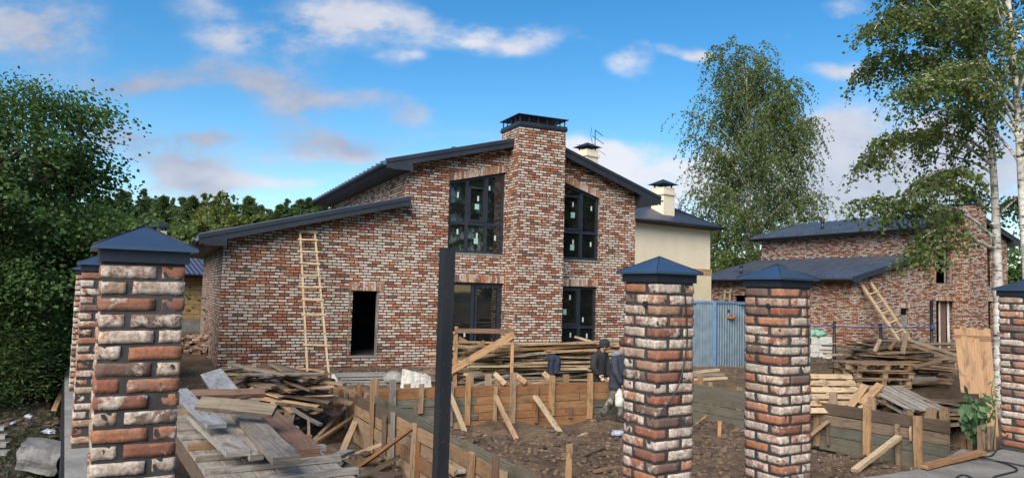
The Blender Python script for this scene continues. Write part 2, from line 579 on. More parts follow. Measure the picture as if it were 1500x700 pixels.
def fbm(x, y, seed=0.0):
    out = 0
    for k, (f, a_) in enumerate(((.55, 1), (1.3, .5), (2.9, .27), (6.1, .14))):
        out = out + a_ * np.sin(x * f * 1.7 + 1.3 * k + seed + 1.9 * np.sin(y * f * 1.1 + k)) * np.cos(y * f * 1.5 - .7 * k + 1.4 * np.sin(x * f * .9 + 2 * k + seed))
    return out


SLAB_PX = [(1250, 700), (1300, 694), (1360, 684), (1420, 670), (1448, 663), (1470, 657), (1520, 654)]


def terrain_z(x, y):
    x = np.asarray(x, float); y = np.asarray(y, float)
    n = (x - P1.x) * NF.x + (y - P1.y) * NF.y       # inside the front fence > 0
    e = (x - P1.x) * EF.x + (y - P1.y) * EF.y       # right of the left fence > 0
    t = (x - C0.x) * BF.x + (y - C0.y) * BF.y
    d = (x - C0.x) * AF.x + (y - C0.y) * AF.y
    z = np.full_like(x, G_HOUSE)
    z = z + (-.25) * sstep(t, 13, 20)                # falls towards the second house
    z = z + .20 * sstep(-d, 0, 3) * sstep(-t, 2.0, 4.0) * 0
    # excavation
    inpit = (1 - sstep(d, -5.7, -5.1)) * sstep(t, -.5, .6) * (1 - sstep(t, 10.9, 11.6))
    z = z * (1 - inpit) + (G_PIT) * inpit
    # yard close to the front fence is up on the slab level
    near = 1 - sstep(n, -.12, .12)
    near = np.maximum(near, 1 - sstep(np.hypot(x - P4.x, y - P4.y), .42, .55))
    z = z * (1 - near) + (-.06) * near
    # strip left of the left fence, lower and overgrown
    left = 1 - sstep(e, -.45, -.25)
    z = z * (1 - left) + (-.32 - .012 * np.clip(n, 0, 30)) * left
    # soil heaps behind the right formwork
    for (cx, cy, r_, hgt) in HEAPS:
        q = np.sqrt((x - cx) ** 2 + (y - cy) ** 2) / r_
        z = z + hgt * np.exp(-q * q * 1.6) * (1 + .22 * fbm(x * 2.3, y * 2.3, 1.2))
    rough_ = .035 + .062 * inpit + .02 * left
    z = z + fbm(x * 1.6, y * 1.6) * rough_ * (1 - .8 * near)
    return z, left


hp1 = pz(1205, 545, -.5); hp2 = pz(1400, 552, -.4); hp3 = pz(282, 560, -.5)
hp4 = pdep(1318, 530, 16.6)
HEAPS = [(hp4.x, hp4.y, 2.1, .42), (hp1.x, hp1.y, 1.3, .55), (hp2.x, hp2.y, 1.6, .62), (hp3.x, hp3.y, 1.3, .12)]


def gz(x, y):
    return float(terrain_z(np.array([x]), np.array([y]))[0][0])


def axis(lo, hi, fine0, fine1, step):
    c = list(np.arange(fine0, fine1, step))
    s = step; q = fine1
    while q < hi: c.append(q); s *= 1.22; q += s
    s = step; q = fine0 - step
    while q > lo: c.insert(0, q); s *= 1.22; q -= s
    c.insert(0, lo); c.append(hi)
    return np.array(c)


gx = axis(-900, 900, -9, 14, .11); gy = axis(-300, 1800, 2.5, 21, .11)
GX, GY = np.meshgrid(gx, gy)
GZ, GL = terrain_z(GX, GY)
nx, ny = len(gx), len(gy)
idx = np.arange(nx * ny).reshape(ny, nx)
fc = np.stack([idx[:-1, :-1], idx[:-1, 1:], idx[1:, 1:], idx[1:, :-1]], -1).reshape(-1, 4)
ground = np_mesh('ground', np.stack([GX, GY, GZ], -1).reshape(-1, 3), fc, M_GROUND, None, True)
tag(ground, 'churned brown mud of the building plot', None, None, 'structure')
far = sstep(np.hypot(GX, GY), 50, 85)
zone = np.clip(np.maximum(GL, far), 0, 1).reshape(-1).astype(np.float32)
at = ground.data.attributes.new('zone', 'FLOAT', 'POINT'); at.data.foreach_set('value', zone)

# concrete apron at the right-hand pillar
edge = [pz(x, y, .0) for x, y in SLAB_PX]
poly = [V((p.x, p.y, 0)) for p in edge]
poly += [poly[-1] + EF * 4 - NF * 1, poly[-1] + EF * 3 - NF * 5, V((1.2, 1.0, 0)), V((1.2, 4.4, 0)), poly[0] - EF * 1.4 - NF * .25]
mb = MB()
n = len(poly)
top = [(p.x, p.y, .0) for p in poly]; bot = [(p.x, p.y, -.18) for p in poly]
mb.add(top + bot, [tuple(range(n))] + [(i, (i + 1) % n, (i + 1) % n + n, i + n) for i in range(n)])
tag(mb.build('pavement', M_SLAB), 'dusty grey concrete apron inside the gate', None, None, 'structure')

# ------------------------------------------------------------------ brick pillars
def brick_template(lx, ly, lz, seed):
    bm = bmesh.new()
    bmesh.ops.create_cube(bm, size=1)
    for v in bm.verts: v.co = V((v.co.x * lx, v.co.y * ly, v.co.z * lz))
    bmesh.ops.subdivide_edges(bm, edges=[e for e in bm.edges if e.calc_length() > .09], cuts=5, use_grid_fill=True)
    bmesh.ops.subdivide_edges(bm, edges=[e for e in bm.edges if e.calc_length() > .05], cuts=2, use_grid_fill=True)
    hx, hy, hz = lx / 2, ly / 2, lz / 2; rr = .0055
    for v in bm.verts:                                  # rounded, worn arrises
        c = V((max(-hx + rr, min(hx - rr, v.co.x)), max(-hy + rr, min(hy - rr, v.co.y)), max(-hz + rr, min(hz - rr, v.co.z))))
        d = v.co - c
        if d.length > rr: v.co = c + d.normalized() * rr
        q = v.co * 22 + V((seed * 3.1, seed * 1.7, seed))
        nn = mnoise.noise_vector(q) * .0030 + mnoise.noise_vector(q * 3.3) * .0030
        v.co += nn
        chip = mnoise.noise(v.co * 30 + V((seed, seed * 2, 0)))
        if chip > .33 and d.length > rr * .9: v.co *= (1 - .09 * (chip - .33) / .3)
    return bm


def pillar(loc, label, seed, rz, wid=1.0):
    root = empty('brick_pillar', loc, rz, label, 'brick pillar', 'reclaimed brick fence pillars')
    random.seed(seed)
    C = .076; S_ = .246; H_ = .110; J = .014
    Wd = .38; half = Wd / 2
    verts = []; faces = []
    off = 0
    temps = [brick_template(S_, H_, .063, seed * 5 + k) for k in range(5)]
    ncourse = 21
    for k in range(ncourse):
        z = .045 + k * C + .032
        for q in range(4):
            bm = random.choice(temps)
            # pinwheel bond: one stretcher each side, turned every course
            cx = -half + S_ / 2 if k % 2 == 0 else half - S_ / 2
            cy = -half + H_ / 2
            M = Matrix.Rotation(q * math.pi / 2, 4, 'Z') @ Matrix.Translation((cx + random.uniform(-.003, .003), cy + random.uniform(-.0045, .003), z + random.uniform(-.002, .002))) \
                @ Matrix.Rotation(random.uniform(-.012, .012), 4, 'Y') @ Matrix.Rotation(random.uniform(-.02, .02), 4, 'Z') @ Matrix.Rotation(random.choice((0, math.pi)), 4, 'Z') \
                @ Matrix.Diagonal((random.uniform(.96, 1.0), 1, random.uniform(.93, 1.03), 1))
            bm.verts.index_update()
            verts.extend((M @ v.co)[:] for v in bm.verts)
            faces.extend(tuple(v.index + off for v in f.verts) for f in bm.faces)
            off += len(bm.verts)
    for t in temps: t.free()
    me = bpy.data.meshes.new('bricks'); me.from_pydata(verts, [], faces); me.materials.append(MB_BRICK)
    me.polygons.foreach_set('use_smooth', np.ones(len(me.polygons), bool))
    o = bpy.data.objects.new('bricks', me); COL.objects.link(o); o.parent = root
    mb = MB(); g = half - .008
    mb.box(-g, -g, 0, g, g, .045 + ncourse * C + .004)
    mb.build('mortar', M_MORT, root)
    # cap: skirt and pyramid
    zt = .045 + ncourse * C + .006
    mb = MB(); h2 = half + .012
    mb.box(-h2, -h2, zt - .006, h2, h2, zt + .058)
    sk = mb.build('cap_skirt', M_CAPD, root)
    mb = MB(); h3 = half + .047; zb = zt + .052
    A = [(-h3, -h3), (h3, -h3), (h3, h3), (-h3, h3)]
    vs = [(x, y, zb) for x, y in A] + [(x, y, zb + .016) for x, y in A] + [(0, 0, zb + .128)]
    mb.add(vs, [(3, 2, 1, 0), (0, 1, 5, 4), (1, 2, 6, 5), (2, 3, 7, 6), (3, 0, 4, 7), (4, 5, 8), (5, 6, 8), (6, 7, 8), (7, 4, 8)])
    cp = mb.build('cap', M_CAP, root)
    mb = MB()                                          # folded ridges of the sheet metal
    for x, y in A: mb.tube([(x, y, zb + .017), (0, 0, zb + .130)], .0035, 5)
    mb.build('cap_ridge', M_CAPD, cp)
    root.scale = (wid, wid, 1)
    return root


RZ = math.pi / 2 - R(59.5)
LD = V((math.sin(R(-31)), math.cos(R(-31)), 0))
pillar(P1, 'large brick pillar with a blue metal cap beside the weathered plank heap, its front face square on', 3, RZ, .955)
pillar(P1 + LD * 4.1, 'second brick pillar of the left fence row, half hidden by the large front pillar', 4, RZ)
pillar(P1 + LD * 8.2, 'third brick pillar of the left fence row, only a sliver of it showing', 5, RZ)
pillar(P1 + LD * 12.3, 'last brick pillar at the far end of the left fence row by the dark hedge', 6, RZ)
pillar(P2, 'brick pillar with a black cable hanging down it, beside the two workers', 7, RZ, .92)
pillar(P3, 'brick pillar in front of the blue corrugated shed and metal seam roof', 8, RZ, .955)
pillar(P4, 'brick pillar standing on the concrete apron next to the bare board sheet', 9, RZ)
random.seed(21)

# concrete strip footing under the left fence
mb = MB()
ft0 = P1 - LD * .4; ft1 = P1 + LD * 14
sd = V((LD.y, -LD.x, 0))
def strip(mb, a, b_, w0, w1, z0, z1):
    q = [a + sd * w0, a + sd * w1, b_ + sd * w1, b_ + sd * w0]
    vs = [(p.x, p.y, z0) for p in q] + [(p.x, p.y, z1) for p in q]
    mb.add(vs, [(3, 2, 1, 0), (4, 5, 6, 7), (0, 1, 5, 4), (1, 2, 6, 5), (2, 3, 7, 6), (3, 0, 4, 7)])
strip(mb, ft0, ft1, -.235, .30, -.7, .004)
tag(mb.build('strip_footing', M_CONC), 'pale concrete strip footing under the left row of brick pillars', 'footing')
mb = MB(); strip(mb, ft0, ft1, -.262, -.238, -.7, -.03)
tag(mb.build('footing_membrane', M_POST), 'black membrane along the outer side of the strip footing', 'membrane')

# black gate post between the pillars
gp = pplane(648, 600, P1, NF)
root = empty('gate_post', (gp.x, gp.y, 0), RZ, 'tall black square steel gate post in the gap left of centre', 'gate post')
mb = MB(); mb.box(-.037, -.037, -1.2, .037, .037, 1.80); mb.build('shaft', M_POST, root)
mb = MB(); mb.box(-.039, -.039, 1.80, .039, .039, 1.806); mb.build('end_plate', M_POST, root)
mb = MB()
for z in (.35, 1.35): mb.tube([(.047, -.01, z - .05), (.047, -.01, z + .05)], .012, 8)
mb.build('hinge_pin', M_POST, root)

# small black cable boxes and cables on two pillars
def cable(name, pts, r_, label, group=None):
    mb = MB()
    pts = [V(p) for p in pts]
    sm = []
    for i in range(len(pts) - 1):
        a0 = pts[max(i - 1, 0)]; a1 = pts[i]; a2 = pts[i + 1]; a3 = pts[min(i + 2, len(pts) - 1)]
        for k in range(6):
            t = k / 6
            sm.append(.5 * ((2 * a1) + (a2 - a0) * t + (2 * a0 - 5 * a1 + 4 * a2 - a3) * t * t + (3 * a1 - a0 - 3 * a2 + a3) * t ** 3))
    sm.append(pts[-1])
    mb.tube(sm, r_, 6)
    return tag(mb.build(name, M_POST), label, 'cable', group)


fn = -NF   # right visible face normal
def pil_face(P, u, z):      # point on the visible front right face of a pillar
    return P + fn * .203 + EF * u + V((0, 0, z))
cable('power_cable', [pil_face(P2, .05, 1.62), pil_face(P2, .07, 1.45), pil_face(P2, .08, 1.22), pil_face(P2, .03, 1.0), pil_face(P2, -.06, .85), pil_face(P2, -.14, .78), pil_face(P2, -.17, .74)], .0055, 'black cable hanging down the face of the pillar beside the workers')
cable('power_cable', [pil_face(P3, .10, 1.62), pil_face(P3, .11, 1.4), pil_face(P3, .12, 1.2), pil_face(P3, .115, 1.02)], .0045, 'short black cable down the pillar that stands before the blue shed')
for P, l in ((P2, 'small black junction box let into the pillar with the hanging cable'), (P3, 'small black junction box let into the pillar before the blue shed')):
    mb = MB(); q = P - EF * .178 + NF * -.06 + V((0, 0, 1.49))
    mb.box(-.008, -.018, -.018, .016, .018, .018)
    o = mb.build('junction_box', M_POST); o.location = q; o.rotation_euler = (0, 0, RZ); tag(o, l, 'junction box')
# cables on the apron
def ap(x, y): return pz(x, y, .012)
cable('power_cable', [pz(1477, 636, .2), pz(1466, 650, .10), ap(1452, 667), ap(1432, 668), ap(1450, 672), ap(1478, 680), ap(1490, 688), ap(1470, 694), ap(1455, 699), ap(1462, 708)], .008, 'black cable looping on the concrete apron from the foot of the pillar')
cable('power_cable', [ap(1420, 671), ap(1446, 673), ap(1470, 676), ap(1500, 682), ap(1530, 690)], .006, 'thin black cable lying straight across the concrete apron')
cable('power_cable', [ap(1396, 703), ap(1408, 695), ap(1422, 698), ap(1430, 706)], .007, 'short curl of black cable at the near edge of the concrete apron')

# ------------------------------------------------------------------ brick houses
def lean_top(t): return 2.705 + .2535 * (t + .58)
HU = 0.0
def main_top(t): return HU + (5.9955 + .2593 * (t - 7.836) if t < 8.58 else 5.90 - .345 * (t - 9.42))


HT = 12.25; HDp = 10.5; WT0 = 4.64
REV = .16


def facade(mb, ops, zb):
    topf = lambda t, s: (lean_top(t) - .13) if (t < WT0 - 1e-6 or (abs(t - WT0) < 1e-6 and s < 0)) else main_top(t) - .13
    br = sorted(set([0, WT0, 8.58, HT] + [o[0] for o in ops] + [o[1] for o in ops]))
    def q(t0, t1, b0, b1, a0, a1):
        mb.quad((t0, 0, b0), (t1, 0, b1), (t1, 0, a1), (t0, 0, a0))
    for t0, t1 in zip(br[:-1], br[1:]):
        T0, T1 = topf(t0, 1), topf(t1, -1)
        cur0 = cur1 = zb
        for (o0, o1, ob, oL, oR) in sorted([o for o in ops if o[0] <= t0 + 1e-6 and o[1] >= t1 - 1e-6], key=lambda o: o[2]):
            L = lambda t: oL + (oR - oL) * (t - o0) / (o1 - o0)
            q(t0, t1, cur0, cur1, ob, ob)
            cur0, cur1 = L(t0), L(t1)
        q(t0, t1, cur0, cur1, T0, T1)
    for (o0, o1, ob, oL, oR) in ops:       # reveals
        r = REV
        mb.quad((o0, 0, ob), (o0, r, ob), (o0, r, oL), (o0, 0, oL))
        mb.quad((o1, 0, ob), (o1, 0, oR), (o1, r, oR), (o1, r, ob))
        mb.quad((o0, 0, oL), (o0, r, oL), (o1, r, oR), (o1, 0, oR))


def soldier_lintel(name, root, o, ext, mat):
    o0, o1, ob, oL, oR = o
    mb = MB(); w = .074; t = o0 - ext
    while t < o1 + ext - .03:
        zc = oL + (oR - oL) * (t + w / 2 - o0) / (o1 - o0)
        sl = (oR - oL) / (o1 - o0) * w / 2
        x0, x1 = t + .005, t + w - .005
        y0 = -.012 - random.uniform(0, .006)
        z0 = zc + .004; z1 = zc + .225 + random.uniform(-.006, .006)
        vs = [(x0, y0, z0 - sl), (x1, y0, z0 + sl), (x1, .05, z0 + sl), (x0, .05, z0 - sl), (x0, y0, z1 - sl), (x1, y0, z1 + sl), (x1, .05, z1 + sl), (x0, .05, z1 - sl)]
        mb.add(vs, [(0, 3, 2, 1), (4, 5, 6, 7), (0, 1, 5, 4), (1, 2, 6, 5), (2, 3, 7, 6), (3, 0, 4, 7)])
        t += w
    return mb.build(name, mat, root)


def fbar(mb, p, q, w, y0, y1):
    """frame bar between two facade points (t,h), width w"""
    p = V((p[0], 0, p[1])); q = V((q[0], 0, q[1])); d = (q - p).normalized(); s = V((-d.z, 0, d.x)) * (w / 2)
    a = [p - s, q - s, q + s, p + s]
    vs = [(v.x, y0, v.z) for v in a] + [(v.x, y1, v.z) for v in a]
    mb.add(vs, [(0, 1, 2, 3), (7, 6, 5, 4), (0, 4, 5, 1), (1, 5, 6, 2), (2, 6, 7, 3), (3, 7, 4, 0)])


def make_window(root, o, mull, trans, sash, stickers, label):
    o0, o1, ob, oL, oR = o
    y0 = REV - .075; y1 = REV + .0
    top = lambda t: oL + (oR - oL) * (t - o0) / (o1 - o0)
    k = 0; w = .075
    fr = MB()
    # one mitred outer ring
    a = w / 2 + .004
    ring = [(o0 + .004, ob + a), (o1 - .004, ob + a)]
    fbar(fr, *ring, w, y0, y1)
    fbar(fr, (o0 + a, ob + w), (o0 + a, top(o0 + a) - w - .004), w, y0 + .001, y1)
    fbar(fr, (o1 - a, ob + w), (o1 - a, top(o1 - a) - w - .004), w, y0 + .001, y1)
    fbar(fr, (o0 + .004, top(o0) - a - .003), (o1 - .004, top(o1) - a - .003), w, y0, y1)
    f = fr.build('window', M_FRAME, root); f['label'] = label
    mu = MB()
    for t in mull:
        fbar(mu, (t, ob + w), (t, top(t) - w), .085, y0 - .004, y1)
    for z in trans:
        fbar(mu, (o0 + w, z), (o1 - w, z), .085, y0 - .006, y1)
    mu.build('mullion', M_FRAME, f)
    for (s0, s1, z0, z1) in sash:
        sm = MB(); yy = y0 - .018
        fbar(sm, (s0, z0 + .03), (s1, z0 + .03), .06, yy, y0 + .03)
        fbar(sm, (s0, z1 - .03), (s1, z1 - .03), .06, yy, y0 + .03)
        fbar(sm, (s0 + .03, z0 + .06), (s0 + .03, z1 - .06), .06, yy + .001, y0 + .03)
        fbar(sm, (s1 - .03, z0 + .06), (s1 - .03, z1 - .06), .06, yy + .001, y0 + .03)
        sm.build('sash', M_FRAME, f)
    g = MB(); yg = REV - .035
    vs = [(o0 + .03, yg, ob + .03), (o1 - .03, yg, ob + .03), (o1 - .03, yg, top(o1) - .05), (o0 + .03, yg, top(o0) - .05)]
    vs += [(x, yg + .03, z) for x, _, z in vs]
    g.add(vs, [(0, 1, 2, 3), (7, 6, 5, 4), (0, 4, 5, 1), (1, 5, 6, 2), (2, 6, 7, 3), (3, 7, 4, 0)])
    g.build('pane', M_GLASS, f)
    for (t, z, sw, sh, green) in stickers:
        s = MB(); s.box(t - sw / 2, yg - .004, z - sh / 2, t + sw / 2, yg - .001, z + sh / 2)
        s.build('sticker', M_STICKG if green else M_STICK, f)
    return f


def ribs(mb, p0, p1, d0, d1, step, nrm):
    d = d0 + .12
    p0 = V((p0[0], 0, p0[1])); p1 = V((p1[0], 0, p1[1]))
    while d < d1 - .02:
        a = p0 + V((0, d, 0)); b_ = p1 + V((0, d, 0)); w = V((0, .030, 0)); u = nrm * .060
        vs = [a - w, a + w, b_ + w, b_ - w, a - w * .6 + u, a + w * .6 + u, b_ + w * .6 + u, b_ - w * .6 + u]
        mb.add(vs, [(0, 3, 2, 1), (4, 5, 6, 7), (0, 1, 5, 4), (1, 2, 6, 5), (2, 3, 7, 6), (3, 0, 4, 7)])
        d += step


def slope_roof(root, name, t0, t1, fn, d0, d1, fas, eave_left, wall_t):
    """one roof slope: deck + seams, rake fascia, boxed eave and gutter as sub-parts"""
    a, b_ = (t0, fn(t0 + (1e-4))), (t1, fn(t1 - 1e-4))
    mb = MB()
    mb.prism([(a[0], a[1] - .10), (b_[0], b_[1] - .10), (b_[0], b_[1]), (a[0], a[1])], d0, d1)
    sl = (b_[1] - a[1]) / (b_[0] - a[0])
    nrm = V((-sl, 0, 1)).normalized()
    ribs(mb, a, b_, d0, d1, .5, nrm)
    roof = mb.build(name, M_ROOF, root)
    # rake fascia: main board + a proud top trim
    for (y0, y1) in ((d0 - .03, d0 - .002), (d1 + .002, d1 + .03)):
        fa = MB()
        fa.prism([(a[0], a[1] - fas), (b_[0], b_[1] - fas), (b_[0], b_[1] - .075), (a[0], a[1] - .075)], y0, y1)
        fa.prism([(a[0] - .02, a[1] - .074), (b_[0], b_[1] - .074), (b_[0], b_[1] + .028), (a[0] - .02, a[1] + .028)], y0 - .022, y1)
        fa.build('rake_fascia', M_FASC, roof)
    # boxed eave
    te = t0 if eave_left else t1
    he = fn(te)
    s = 1 if eave_left else -1
    bx = MB()
    bt = fn(wall_t) - .30
    inner = wall_t + s * .03
    bt = he - fas - .0
    pol = [(te + s * .16, bt), (inner, bt), (inner, fn(inner) - .102), (te + s * .005, he - .102), (te + s * .005, he - .14)]
    if not eave_left: pol = pol[::-1]
    bx.prism(pol, d0 + .004, d1 - .004)
    bx.build('soffit_box', M_SOFF, roof)
    ef = MB()
    ef.prism([(te + s * .15, bt - .012), (inner + s * .02, bt - .012), (inner + s * .02, fn(inner) - .09), (te + s * .0, he - .09), (te + s * .0, he - .15)][::(1 if eave_left else -1)], d0 - .034, d0 - .004)
    ef.build('eave_end_plate', M_FASC, roof)
    gu = MB()
    pts = []
    gc = V((te - s * .055, 0, he - .085)); rr = .062
    prof = [(math.cos(t) * rr, math.sin(t) * rr) for t in [math.pi + k * math.pi / 8 for k in range(9)]]
    prof2 = [(x * .86, z * .86) for x, z in prof[::-1]]
    gu.prism([(gc.x + x, gc.z + z) for x, z in prof + prof2], d0 - .01, d1 + .01)
    gu.build('gutter', M_FASC, roof)
    return roof


def make_house(loc, rz, label, first):
    global HU
    HDp = 10.2 if first else 10.7
    HU = 0.0 if first else .43
    root = empty('brick_house', loc, rz, label, 'house')
    wm = M_HOUSE if first else M_HOUSE_FAR
    zb = -.60 if first else -1.6
    UL = (5.91, 7.66, 2.62, 4.64, 5.05); UR = (9.53, 10.91, 2.575, 4.96, 4.52)
    GL = (6.03, 7.67, -.42, 1.78, 1.78); GR = (9.51, 10.87, -.06, 1.76, 1.76)
    D = (3.28, 3.98, -.25, 1.47, 1.47)
    if not first:
        GL = (6.05, 7.60, -1.02, 1.72, 1.72); D = (3.30, 3.92, -.1, 1.30, 1.30)
        UL = (5.91, 7.66, 2.62, 4.3, 4.7)
    ops = [UL, UR, GL, GR, D]
    mb = MB()
    facade(mb, ops, zb)
    lt = lambda t: lean_top(t) - .13
    mt = lambda t: main_top(t) - .13
    # side and back walls
    if first:
        mb.quad((0, 0, zb), (0, 0, lt(0)), (0, HDp, lt(0)), (0, HDp, zb))
    else:
        w0, w1, wz0, wz1 = 6.6, 8.2, .55, 1.75
        mb.quad((0, 0, zb), (0, 0, wz0), (0, HDp, wz0), (0, HDp, zb))
        mb.quad((0, 0, wz1), (0, 0, lt(0)), (0, HDp, lt(0)), (0, HDp, wz1))
        mb.quad((0, 0, wz0), (0, 0, wz1), (0, w0, wz1), (0, w0, wz0))
        mb.quad((0, w1, wz0), (0, w1, wz1), (0, HDp, wz1), (0, HDp, wz0))
        mb.quad((0, w0, wz0), (0, w0, wz1), (.2, w0, wz1), (.2, w0, wz0))
        mb.quad((0, w1, wz0), (0, w1, wz1), (.2, w1, wz1), (.2, w1, wz0))
    mb.quad((WT0, 0, lt(WT0) - .3), (WT0, 0, mt(WT0)), (WT0, HDp, mt(WT0)), (WT0, HDp, lt(WT0) - .3))
    mb.quad((HT, 0, zb), (HT, HDp, zb), (HT, HDp, mt(HT)), (HT, 0, mt(HT)))
    mb.quad((0, HDp, zb), (0, HDp, lt(0)), (WT0, HDp, lt(WT0)), (WT0, HDp, zb))
    mb.quad((WT0, HDp, zb), (WT0, HDp, mt(WT0)), (8.58, HDp, mt(8.58)), (8.58, HDp, zb))
    mb.quad((8.58, HDp, zb), (8.58, HDp, mt(8.58)), (HT, HDp, mt(HT)), (HT, HDp, zb))
    mb.build('wall', wm, root)
    # dark unlit rooms: floor and partition
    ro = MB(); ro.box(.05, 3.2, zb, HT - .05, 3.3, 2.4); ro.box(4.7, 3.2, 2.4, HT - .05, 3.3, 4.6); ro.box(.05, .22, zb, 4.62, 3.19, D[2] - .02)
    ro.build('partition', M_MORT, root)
    pl = MB(); pl.box(-.03, -.035, zb - .3, 7.72, .02, -.56 if first else -1.2); pl.box(9.27, -.035, zb - .3, HT + .03, .02, -.56 if first else -1.2)
    pl.box(-.03, .021, zb - .3, .02, HDp, -.56 if first else -1.2)
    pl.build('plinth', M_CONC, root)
    # roofs
    r1 = slope_roof(root, 'lean_to_roof', -.58, WT0 + .04, lean_top, -.35, HDp + .35, .215, True, 0.0)
    r2 = slope_roof(root, 'main_roof', 3.97, 8.58, main_top, -.35, HDp + .35, .215, True, WT0)
    r3 = slope_roof(root, 'main_roof', 8.58, 12.96, main_top, -.35, HDp + .35, .26, False, HT)
    vents = [(r1, 2.9, 6.6, lean_top), (r2, 6.6, 1.6, main_top)] if first else [(r1, .55, 8.2, lean_top), (r2, 5.4, 6.6, main_top), (r2, 6.9, 1.1, main_top)]
    for rf, t, d, fn in vents:
        mb = MB(); z = fn(t)
        big = .10 if not first else .065
        hv = .40 if not first else .16
        mb.tube([(t, d, z - .05), (t, d, z + hv)], big * .8, 10); mb.tube([(t, d, z + hv + .001), (t, d, z + hv + .12)], big * 1.15, 10)
        mb.build('vent_pipe', M_FASC, rf)
    # chimney
    c0, c1, cd0, cd1 = 7.73, 9.26, -.70, .52
    mb = MB(); zt = 6.40 + HU
    vs = [(c0, cd0, zb), (c1, cd0, zb), (c1, cd1, zb), (c0, cd1, zb), (c0, cd0, zt), (c1, cd0, zt), (c1, cd1, zt), (c0, cd1, zt)]
    mb.add(vs, [(4, 5, 6, 7), (0, 1, 5, 4), (1, 2, 6, 5), (2, 3, 7, 6), (3, 0, 4, 7)])
    ch = mb.build('chimney', wm, root)
    mb = MB(); mb.box(c0 - .03, cd0 - .03, zt - .09, c1 + .03, cd1 + .03, zt + .05)
    mb.box(c0 - .045, cd0 - .045, zt - .055, c1 + .045, cd1 + .045, zt - .02)
    mb.build('chimney_skirt', M_FASC, ch)
    cps = [(t, d) for t in np.linspace(c0 + .03, c1 - .03, 6) for d in (cd0 + .03, cd1 - .03)] + [(t, d) for d in np.linspace(cd0 + .03, cd1 - .03, 5)[1:-1] for t in (c0 + .03, c1 - .03)]
    for t, d in cps:
        mb = MB(); mb.box(t - .014, d - .014, zt + .051, t + .014, d + .014, zt + .245); mb.build('cowl_post', M_FASC, ch)
    mb = MB(); z0 = zt + .245; e = .06; k = .42
    q = [(c0 - e, cd0 - e), (c1 + e, cd0 - e), (c1 + e, cd1 + e), (c0 - e, cd1 + e)]
    vs = [(x, y, z0) for x, y in q] + [(x, y, z0 + .022) for x, y in q] + [(c0 + k, (cd0 + cd1) / 2, z0 + .13), (c1 - k, (cd0 + cd1) / 2, z0 + .13)]
    mb.add(vs, [(3, 2, 1, 0), (0, 1, 5, 4), (1, 2, 6, 5), (2, 3, 7, 6), (3, 0, 4, 7), (4, 5, 9, 8), (5, 6, 9), (6, 7, 8, 9), (7, 4, 8)])
    mb.build('cowl_lid', M_FASC, ch)
    for o, e in ((UL, .02), (UR, .02), (GL, .04), (GR, .03)):
        soldier_lintel('lintel', root, o, e, MB_BRICK)
    soldier_lintel('lintel', root, D, .12, MB_BRICK)
    # sills
    for o in (UL, UR, D):
        mb = MB(); mb.box(o[0] - .02, -.018, o[2] - .055, o[1] + .02, REV - .08, o[2] - .003); mb.build('sill', M_SLAB, root)
    if first:
        mb = MB(); mb.box(D[0] - .09, -.008, D[2], D[0] - .055, .0, D[3] + .02); mb.box(D[1] + .002, .0, D[2], D[1] + .012, .02, D[3])
        mb.box(D[1] - .03, .02, D[2], D[1] - .001, .15, D[3] - .002)
        mb.build('door_surround', M_SLAB, root)
        G = True
        make_window(root, UL, [6.50, 7.10], [3.47], [(6.54, 7.06, 3.53, 4.55)],
                    [(6.22, 4.28, .05, .16, 0), (6.85, 4.22, .05, .15, 0), (6.82, 3.98, .13, .16, 1), (6.24, 3.22, .05, .15, 0), (6.84, 3.14, .05, .15, 0), (6.82, 2.98, .13, .16, 1), (7.42, 3.10, .05, .15, 0), (7.2, 4.55, .05, .13, 0)], 'wide upper window with a sloping head, left of the chimney')
        make_window(root, UR, [10.31], [3.42], [(9.62, 10.27, 3.48, 4.55)],
                    [(10.02, 4.28, .05, .14, 0), (10.02, 3.95, .14, .17, 1), (10.68, 4.20, .05, .14, 0), (10.05, 3.12, .05, .14, 0), (10.02, 2.95, .14, .17, 1), (10.68, 3.08, .05, .14, 0)], 'narrower upper window with a sloping head, right of the chimney')
        make_window(root, GL, [6.76], [], [(6.83, 7.59, -.34, 1.70)],
                    [(6.14, 1.05 - .5, .13, .17, 1), (6.55, .3, .05, .14, 0)], 'ground floor glass door left of the chimney')
        make_window(root, GR, [10.28], [.52], [(9.60, 10.24, .58, 1.68)],
                    [(9.98, 1.42, .05, .14, 0), (9.80, .98, .13, .17, 1), (10.02, .28, .05, .14, 0), (10.6, .25, .05, .14, 0), (10.45, .75, .05, .14, 0)], 'ground floor window right of the chimney')
    else:
        # unglazed: closed off from inside, with pale boards standing in the openings
        for o, mat in ((UR, M_GLASS), (GR, M_GLASS)):
            mb = MB(); mb.box(o[0], REV + .02, o[2], o[1], REV + .05, max(o[3], o[4]) + .2); mb.build('pane', mat, root)
        mb = MB(); mb.box(D[0], REV * .7, D[2], D[1], REV * .7 + .1, D[2] + 1.05); mb.build('block_infill', M_CONC, root)
        mb = MB(); mb.plank((6.35, .25, 2.55), (6.50, .3, 4.2), .08, .05, (0, 1, 0)); mb.build('prop', W_FRESH, root)
        mb = MB(); mb.plank((6.95, .1, 2.63), (7.15, .22, 4.4), .07, .05, (0, 1, 0)); mb.build('prop', W_GREY, root)
        mb = MB(); mb.plank((7.42, .1, 2.63), (7.72, .22, 4.5), .07, .05, (0, 1, 0)); mb.build('prop', W_GREY, root)
        mb = MB(); mb.plank((6.62, .22, -1.0), (6.64, .22, 1.7), .06, .05, (0, 1, 0)); mb.plank((7.36, .22, -1.0), (7.34, .22, 1.7), .12, .05, (0, 1, 0)); mb.build('door_post', M_WHITEC, root)
